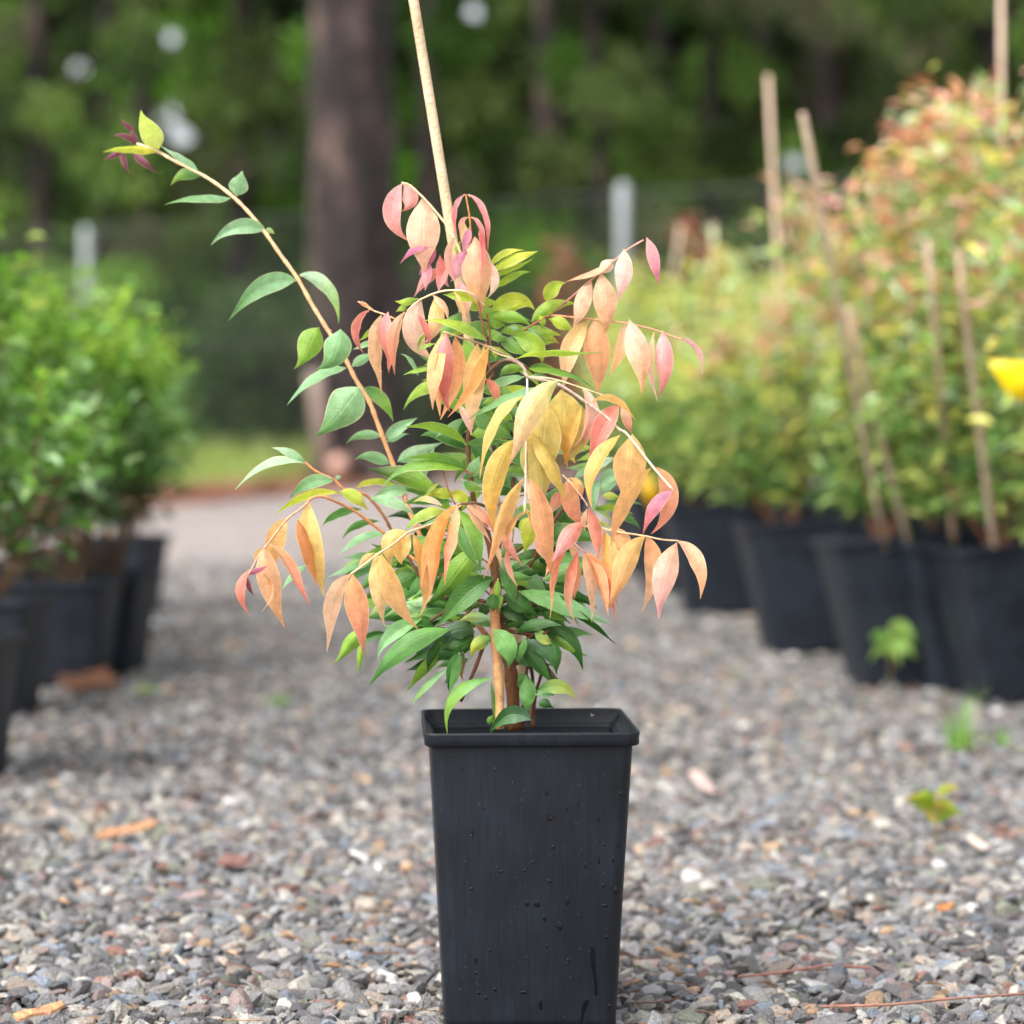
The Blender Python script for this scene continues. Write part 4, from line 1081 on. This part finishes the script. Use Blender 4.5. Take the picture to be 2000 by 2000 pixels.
# 5 front big drooping spray
spray('h', 1.80, [
 ('brown>white', (3.4, 2.4), [(720, 840, .06), (880, 700, .035), (990, 700, .02), (1080, 770, .01), (1120, 850), (1400, 920), (1686, 1105), (1850, 1225), (1971, 1339), (2063, 1404), (2298, 1703), (2485, 1918)]),
 ('white', (2.0, 1.8), [(1080, 770, .01), (1105, 840, .005), (1110, 980), (1100, 1400), (1095, 1800), (1090, 2100)]),
 ('cream', (1.6, 1.2), [(1120, 850, .01), (1350, 870, .01), (1640, 960, .01), (1900, 1050, .015)])],
"""1400 885 1080 1130 1035 1690 270 cr pe -1.2
f 800 230 840 460 805 792 320 go go .9
f 720 330 650 580 700 960 280 go ol .7
f 950 345 860 520 812 792 130 go or_ .3
f 950 345 950 560 830 780 190 ol ol .5
f 960 215 1060 400 885 725 105 cw pi .4
f 1222 340 1090 470 1030 765 165 sa rd .6
f 1235 360 1290 440 1292 560 80 pe sa .7
f 1030 305 1230 270 1312 465 62 yo or_ .2
f 1225 560 1045 740 965 1092 105 or_ or_ -.6
f 1320 552 1310 780 1242 1062 265 yo oo .4
f 1450 800 1270 1010 1150 1362 115 yo oo -.3
f 1500 792 1635 960 1495 1312 150 oo sa .2
f 1612 962 1465 1040 1408 1282 105 mv rd -.4
f 515 280 330 380 205 882 80 yo or_ -.3
f 470 588 300 780 290 1300 175 go or_ -.2
f 570 545 640 740 680 1060 270 ol ol .2
f 590 540 770 760 852 1082 115 go go -.4
f 525 880 350 1060 305 1592 105 yo oo -.6
f 580 880 700 1120 702 1622 165 oo oo -.3
f 560 880 600 1000 690 1200 60 cw pe .3""", "large front spray arching right with golden leaves", 7, droplets=2.6)
spray('i', 1.803, [('cream', (1.3, .9), [(600, 560), (640, 570), (700, 650)]), ('cream>pink', (1.8, 1.2), [(960, 230, .012), (1040, 310), (1150, 450), (1200, 530)]), ('white', 1.6, [(600, 480), (600, 560), (600, 585)])],
"""605 580 440 690 460 1040 42 yo sa -.3
450 900 440 1100 538 1285 44 sa pe -.3
620 575 730 640 838 1130 46 yo oo -.3
820 1000 840 1100 775 1190 40 oo pe -.2
1020 260 1010 500 1150 760 190 oo sa .3
1150 680 1020 780 880 1060 190 sa pi -.2
1040 260 1110 300 1165 470 90 yo oo -.1
960 380 890 480 880 620 130 sa pe .8
790 720 710 860 800 1060 110 sa pe .8""", "inner salmon leaves of the front spray", 8, droplets=2)
spray('i', 1.81, [('cream', (2.2, 1.5), [(1040, 700, .03), (1300, 730, .01), (1470, 765), (1730, 805), (1900, 840), (2050, 850)]), ('pink', (1.6, 1.2), [(1060, 860, .01), (1130, 930), (1180, 960)])],
"""1210 545 1300 760 1290 1040 130 sa sa
1190 560 1150 640 1175 760 60 pe pe
1400 730 1600 840 1450 1110 170 oo yo .4
1350 760 1420 1050 1400 1450 175 or_ oo .2
1740 808 1530 1000 1462 1535 220 yo oo -.2
1750 808 1860 1020 1715 1542 190 oo pb .2
f 1640 1340 1540 1560 1515 1892 195 pe pi -.2
f 1650 1325 1810 1440 1830 1760 125 pe oo
1040 870 1080 1000 1110 1060 80 pb pb .3
1010 900 870 1130 882 1620 62 sa oo -.3
1110 950 980 1200 1010 1645 80 sa pe -.4
960 900 900 980 860 1330 56 pe oo .2
1110 1000 1110 1220 1055 1420 72 pb pe .1
1160 950 1270 1180 1240 1640 95 pb pe
1200 960 1380 1180 1420 1665 80 oo sa -.3
1190 980 1330 1240 1370 1560 110 oo oo .1""", "right front spray of hanging peach leaves", 9, droplets=1.8)
# 6 centre hanging fan
spray('b', 1.83, [('brown>cream', (2.6, 1.6), [(1960, 1990, .03), (1800, 1850, .015), (1600, 1740), (1400, 1650), (1200, 1590), (1080, 1545), (1040, 1540)]), ('cream', (1.4, 1.2), [(1800, 1850, .01), (1700, 1790), (1550, 1740), (1420, 1660)])],
"""h 350 435 325 800 312 1215 215 pi rd -.7
h 310 450 190 790 226 1172 175 yo pe
h 330 450 240 850 290 1240 120 oo oo .2
h 430 470 500 800 300 1262 185 oo oo .1
h 640 535 590 880 582 1402 215 yo pe .3
h 745 575 690 880 350 1250 110 or_ oo -.2
h 700 560 640 800 500 1150 120 yo oo .2
1450 1620 1230 1420 850 1425 110 lg li -.2
960 1650 880 1650 790 1725 30 lg lg
f 255 150 340 220 330 352 80 sa sa .4
f 60 330 120 450 152 562 62 cw pi .1
1930 2060 1700 2100 1250 2360 85 pg gr -.1
950 1880 800 1880 645 1945 36 lg lg .4""", "fan of pink and orange leaves hanging in the centre", 10, droplets=1.2)
# 7 top pink cluster
spray('b', 1.885, [
 ('brown>orange', (2.6, 1.6), [(1500, 2000, .0), (1440, 1600), (1380, 1300), (1330, 900), (1300, 560), (1290, 450), (1270, 330), (1255, 240)]),
 ('cream', (2.6, 2.0), [(1330, 1100), (1230, 850), (1140, 640), (1050, 500), (900, 320), (780, 200), (720, 150), (650, 130)])],
"""650 140 490 420 682 712 190 pi sa .3
670 150 760 270 690 430 170 pi sa .5
840 285 870 620 800 985 345 pe pe .2
960 735 800 680 640 908 80 mv mg -.3
960 720 920 850 785 978 100 mg mv -.2
900 850 880 1000 885 1150 110 mv pi .2
1040 960 870 990 805 1225 120 sa pi .2
1240 240 1130 380 1180 640 48 pi rd
1280 240 1440 380 1450 800 56 pi rd
1290 245 1420 370 1465 560 44 pi rd .3
1280 455 1190 465 1210 640 46 pe pi
1310 455 1400 520 1425 750 46 pi rd
1395 540 1420 680 1440 820 56 rd mg .2
1380 600 1460 800 1385 1000 50 rd rd -.2
1290 550 1260 670 1220 800 90 mv mv
1240 500 1220 640 1290 830 90 yo pe .2
1340 640 1370 980 1385 1372 320 pe oo
1450 850 1560 1060 1472 1232 110 cw cw .3
1260 770 1190 920 1165 1085 180 mv pi -.2
1150 640 1070 870 1165 1092 80 pe pi -.3
1010 820 1030 1000 1075 1140 120 rd pi
1090 900 1000 1060 1010 1160 110 sa pi .1
1200 1060 1230 1240 1265 1440 170 pi pe .4
1180 1150 1220 1220 1300 1300 130 pi pi .5
1200 690 1170 740 1165 820 60 li li .4""", "upright top shoot with pink and mauve young leaves", 11, droplets=.4)
# 8 left of centre peach spray
spray('b', 1.865, [('cream', (2.2, 1.6), [(1440, 1300, .015), (1280, 1165), (1050, 1150), (850, 1220), (780, 1270), (700, 1340)]), ('orange>cream', (2, 1.4), [(780, 1500, .02), (600, 1420), (480, 1370), (370, 1330), (240, 1250)])],
"""340 1330 170 1500 292 1755 85 sa rd
455 1380 380 1700 515 2100 140 pb oo
520 1352 470 1560 548 1810 150 pi sa -.2
560 1700 540 1850 508 1925 50 rd sa .2
675 1350 550 1620 612 1935 125 pe sa -.1
240 1252 300 1280 380 1335 46 oo oo
835 1222 700 1560 905 1862 250 cw pe .1
800 1370 870 1500 925 1700 62 rd rd -.3
965 1200 1000 1440 905 1680 165 yo pe .3
945 1190 1040 1250 1115 1430 66 pe pe
1150 1160 1200 1320 1272 1492 42 yo pe -.2
800 1225 700 1260 580 1262 80 lg li .5
700 1290 650 1320 590 1330 60 lg li .5
1325 1250 1200 1180 1040 1215 110 li lg .6
h 160 450 110 480 70 605 30 lg lg
430 1480 320 1560 262 1640 46 lg li .7
420 1640 300 1650 190 1720 60 pg pg 1.5
800 1940 740 1760 640 1730 50 pg pg 1.5""", "peach spray left of the stake", 12, droplets=.4)
# 9 upper right sprays
spray('c', 1.905, [('brown>pink', (2.4, 1.6), [(0, 1150, .0), (100, 1070), (310, 930), (500, 810), (690, 665), (880, 500), (1000, 400), (1180, 250), (1320, 165)]),
                   ('orange>pink', (2.2, 1.4), [(310, 930), (430, 850), (540, 800), (700, 812), (870, 830), (1160, 862), (1430, 925), (1600, 990), (1650, 990)])],
"""1060 335 860 470 658 482 46 pe oo
1060 330 1000 400 925 445 120 cw cw
880 500 790 700 760 935 150 pe pb .3
960 445 1000 700 1032 972 215 pe oo
1155 245 1160 430 1115 692 165 cw pi -.2
1345 150 1410 320 1432 545 112 pi mg
860 840 640 1100 700 1425 180 yo pe .3
920 820 920 1120 985 1482 245 oo oo .1
1160 868 1130 1100 1010 1325 120 pe yo .4
1200 838 1270 1080 1352 1442 215 cw oo -.2
1405 940 1390 1300 1432 1525 66 pe cw .2
1475 930 1500 1180 1490 1502 165 pi sa
1620 988 1800 1080 1795 1305 40 pi pi""", "upper right spray of peach and pink leaves", 13, droplets=.4)
spray('c', 1.90, [('brown>rust', (2.4, 1.6), [(60, 1330), (40, 1100), (20, 900), (0, 780)]), ('rust', 1.6, [(310, 930), (430, 850), (540, 790)])],
"""500 680 540 570 655 492 135 li li
380 850 520 700 772 682 125 lg li .1
440 800 480 850 470 915 66 li lg
530 830 630 850 725 955 112 li li .2
40 760 230 640 445 715 165 li ly .1
30 820 200 790 400 870 110 lg lg
10 870 100 850 190 890 110 lg lg .1
230 970 430 1030 512 1195 180 lg li .3
330 905 400 950 485 1005 46 pg pg
190 900 240 895 290 930 50 pw pg
0 905 100 1000 180 980 90 lg gr .2
100 960 220 1080 380 1120 110 gr lg .5
b 1480 920 1620 770 1805 772 66 li ly
b 1480 970 1720 810 1962 790 95 li ly
b 1520 1030 1700 940 1892 872 44 li li .2
b 1530 1130 1690 970 1882 966 75 li lg .2
b 1380 1400 1500 1330 1620 1500 150 lg lg .5
b 1330 1480 1450 1500 1600 1620 130 gr lg .6""", "fan of lime green leaves right of the stake", 14)
spray('h', 1.85, [('brown', (1.6, 1.2), [(880, 700, .01), (960, 690), (1010, 690)])],
"""1005 680 1250 560 1800 690 24 li lg
1100 770 1450 740 1752 960 30 lg gr
1120 770 1280 750 1455 865 75 gr lg .3
1090 780 900 760 835 850 100 lg gr .3
1080 850 900 850 620 1000 80 pg gr -.6
1130 850 1240 840 1350 880 70 pw pg .2
1130 800 1300 760 1420 810 50 lg li .5
700 560 850 620 1000 680 40 li lg
760 580 830 620 790 690 70 li yg .3
700 1100 820 1060 900 1120 100 lg gr 1
880 1180 920 1220 980 1270 80 lg lg 1
700 1140 750 1200 820 1260 80 gr lg 1
1330 1000 1370 1060 1385 1150 60 gd gr .2""", "thin green arching leaves at the fork", 15)
spray('p', 1.90, [('rust', (1.6, 1), [(925, 800), (918, 740), (905, 660), (900, 600)])],
"""900 600 930 585 975 600 36 lg li
900 610 880 640 850 668 34 gr lg
905 650 935 640 985 652 38 gr lg
905 662 925 700 930 755 34 lg lg
912 700 940 690 990 705 34 gd gr
916 735 950 745 985 790 36 gr lg
915 742 890 765 850 778 34 lg gr
925 790 965 790 1010 815 36 gd gr
925 800 955 830 975 880 36 gr gr
920 850 960 840 1010 850 36 lg gr
918 870 950 890 985 935 38 gd gr
925 930 965 925 1010 950 38 gr gr""", "green leaves close around the stake", 25)
# 10 lime / green middle leaves left
spray('j', 1.865, [('rust', (2, 1.4), [(1560, 220), (1500, 190), (1460, 170)]), ('rust', (1.6, 1.2), [(1450, 560, .01), (1380, 480), (1330, 370), (1280, 170)])],
"""1490 180 1120 40 665 262 90 lg gr
h 530 1480 250 1310 -60 1330 110 lg lg .1
h 540 1730 250 1590 -60 1630 100 gr lg
h 520 1490 800 1450 900 1500 90 gr gr .6
1280 560 1150 560 880 750 120 yg lg
1310 600 1180 560 990 640 110 li li .2
1270 520 1120 440 985 470 62 cw yg .1
1250 300 1150 350 1100 440 36 yg lg .3
1400 440 1250 380 1110 440 120 li ly .4
1350 400 1480 430 1500 560 130 ly li .4
1420 560 1660 780 1575 1150 145 lg gr -.6
1390 680 1500 900 1580 1120 120 gr gr .2
1000 800 980 900 985 1010 90 bg gr .6
1620 60 1560 200 1480 260 120 pg gr .6
1480 290 1560 360 1640 340 110 gr lg .3""", "lime and green leaves left of the main stem", 16)
# 11 dense green lower foliage
spray('e', 1.875, [('brown', (1.6, 1), [(1420, 850), (1300, 880), (1150, 1000), (900, 1080), (760, 1120)])],
"""1400 690 1180 780 1010 1090 200 gd gr -1.2
1290 470 1150 600 935 960 190 lg gd -.4
1080 1080 700 1150 480 1525 170 gr gd -.3
860 1000 640 1090 490 1290 130 gr pg -.1
420 1090 330 1160 228 1362 120 lg lg .6
440 1150 410 1250 385 1410 60 lg lg .6
900 880 760 920 560 960 110 pg gr .4
830 880 680 900 560 980 60 gd gr .6
940 830 850 880 740 900 70 pw gr .2
1400 1150 1300 1160 1205 1295 115 gr ly -.6
1405 1080 1520 1190 1555 1382 175 gr gr -1.4
1470 820 1600 860 1735 1002 150 dg gd -.2
1420 800 1400 880 1380 955 110 gd gr -.8
900 1130 720 1130 610 1020 150 gd gr .8
1390 1450 1080 1470 1010 1865 72 gr lg -1.6
1060 1370 880 1480 778 1665 40 pg lg .5
1150 1260 1110 1400 1072 1575 80 gd gr -.5
1180 1250 1150 1350 1165 1470 70 dg br .1
1260 1100 1130 1050 1020 1180 160 dg bg -.4
1250 1150 1120 1200 1030 1260 120 gd dg .1
980 1130 880 1160 790 1300 140 bg bg -.3
1010 1180 940 1250 892 1405 80 gd dg -.5
870 1150 820 1180 750 1250 90 pg bg .3
1380 1000 1260 980 1140 1000 90 pg yg -.4
1450 620 1560 780 1560 900 110 gd gr -.7
1440 700 1430 800 1440 870 60 lg lg -.9
1690 1765 1560 1660 1370 1862 150 bg gd -2.4
1650 1435 1680 1560 1625 1725 140 gr gr .8
1740 1545 g 0 0 0 0 0 gr gr""".replace("1740 1545 g 0 0 0 0 0 gr gr", "") , "dense dark green leaves low on the stems", 17, dark=True, droplets=.3)
spray('g', 1.875, [('brown', (1.8, 1), [(760, 350), (870, 420), (960, 380), (1050, 320), (1100, 310)])],
"""900 20 1250 80 1612 302 150 gr pg -.4
1150 120 1420 250 1625 425 46 gd gd .1
880 330 1050 250 1232 272 95 gd pg
960 390 1110 440 1212 645 115 bg gd -.2
940 450 1050 560 1150 715 115 dg gd -.1
1140 380 1190 480 1192 645 95 gd dg .2
1030 310 1080 370 1155 440 95 gr yg .1
950 360 930 460 880 570 60 gr gr -.2
1040 775 1200 700 1362 825 120 gr yg -.4
1030 800 1110 790 1180 800 60 pg gr .3
1050 880 1100 850 1145 920 90 gd dg .1
700 290 600 215 448 222 90 gr pg
690 700 760 1000 690 1080 30 gr lg .6
880 30 900 120 1030 220 130 dg gd .3
620 110 650 180 690 180 100 dg gd .4
740 20 760 100 740 180 60 lg gr -.7
830 30 870 80 860 130 40 pg gr -.5
700 960 680 990 670 1040 50 lg gr .2
760 150 860 200 1010 230 100 dg dg .4
560 330 500 400 420 560 130 gd dg .3
540 260 420 290 340 420 130 dg bg .2
480 470 400 560 360 780 90 gd gd .1
850 470 960 540 1060 590 110 dg gd .4
900 640 960 700 950 850 120 gr gr 1""", "green leaves at the lower right above the pot", 18, dark=True, droplets=.4)
# 12 pale leaves behind at the right, and filler inside the bush
rows = []; r_ = random.Random(77)
def filler(n, x0, x1, y0, y1, pal, L0, L1, zlo, zhi):
    out = []
    for _ in range(n):
        x, y = r_.uniform(x0, x1), r_.uniform(y0, y1); sg = 1 if x > 955 else -1
        a = r_.uniform(-.5, .9); L = r_.uniform(L0, L1)
        tx, ty = x + sg * L * math.cos(a), y + L * math.sin(a); mx, my = (x + tx) / 2 , (y + ty) / 2 - L * r_.uniform(.05, .2)
        q = pal[r_.randrange(len(pal))], pal[r_.randrange(len(pal))]
        out.append(f"p {x:.0f} {y:.0f} {mx:.0f} {my:.0f} {tx:.0f} {ty:.0f} {L * r_.uniform(.2, .34):.0f} {q[0]} {q[1]} {r_.uniform(zlo, zhi):.1f}")
    return "\n".join(out)
spray('f', 1.93, [('rust', (1.6, 1), [(250, 1100), (500, 1000), (700, 950), (1000, 850), (1200, 700)]), ('rust', (1.4, 1), [(440, 1400), (480, 1000), (470, 700)])],
"""1150 700 1050 680 900 760 60 yg lg
1200 720 1000 760 850 900 90 pw pg
1100 800 980 780 830 820 60 li pg
1230 850 1150 840 1070 900 110 pg pg
1220 900 1100 920 1090 1000 90 pg pg
1100 1000 1170 990 1230 1020 60 yg li -.4
1080 880 1020 980 1060 1120 80 pg pg
1040 1100 1180 1080 1330 1130 50 lg li
1180 1120 1280 1140 1395 1225 62 gd gr
1020 1060 1110 1110 1180 1180 50 pg yg
1060 1180 1100 1200 1180 1230 40 yg yg
850 700 930 640 1060 640 50 lg yg .5
1120 1050 1250 1000 1400 1070 40 gr gr .3
620 1130 560 1260 545 1420 150 ly li -4
500 1250 530 1180 600 1150 60 li ly -3
380 1230 430 1240 480 1180 70 ly li -3
770 1100 850 1120 930 1090 60 li gr
900 960 960 900 1010 860 90 pg gr
90 870 180 850 290 920 110 gr pg
250 600 320 580 405 630 60 gr gr
270 700 330 720 400 690 60 gd gr
220 430 300 380 430 420 100 lg gr
300 480 400 470 440 560 110 gr lg
430 560 400 500 380 420 40 lg lg
80 880 140 940 260 960 90 pg lg -1
440 640 500 720 480 830 80 gd gr .8""", "pale green leaves behind the front spray at the right", 19)
spray('p', 1.91, [('rust', (1.8, 1), [(966, 1110), (900, 1060), (830, 1030)]), ('rust', (1.8, 1), [(966, 1110), (1030, 1060), (1110, 1030)])],
      filler(18, 870, 1020, 620, 760, ['lg', 'gr', 'li'], 60, 120, -1, 1) + "\n" + filler(24, 900, 1050, 760, 930, ['gr', 'lg', 'gd', 'pg'], 60, 120, -.5, 1.5)
      + "\n" + filler(34, 850, 1060, 960, 1110, ['gr', 'gd', 'dg', 'lg', 'gr', 'pg'], 70, 150, -1, 4), "inner green leaves around the main stem", 20)
spray('p', 1.90, [('brown', (1.8, 1), [(975, 1180), (930, 1140), (880, 1130)]), ('brown', (1.8, 1), [(975, 1180), (1020, 1140), (1060, 1130)])],
      filler(95, 850, 1070, 1080, 1290, ['dg', 'gd', 'gd', 'gr', 'gr', 'lg'], 50, 125, -2, 4) + '\n' + filler(26, 740, 900, 1080, 1240, ['gd', 'gr', 'lg', 'gr'], 50, 120, -1, 4), "inner dark green leaves above the pot", 21, dark=True)
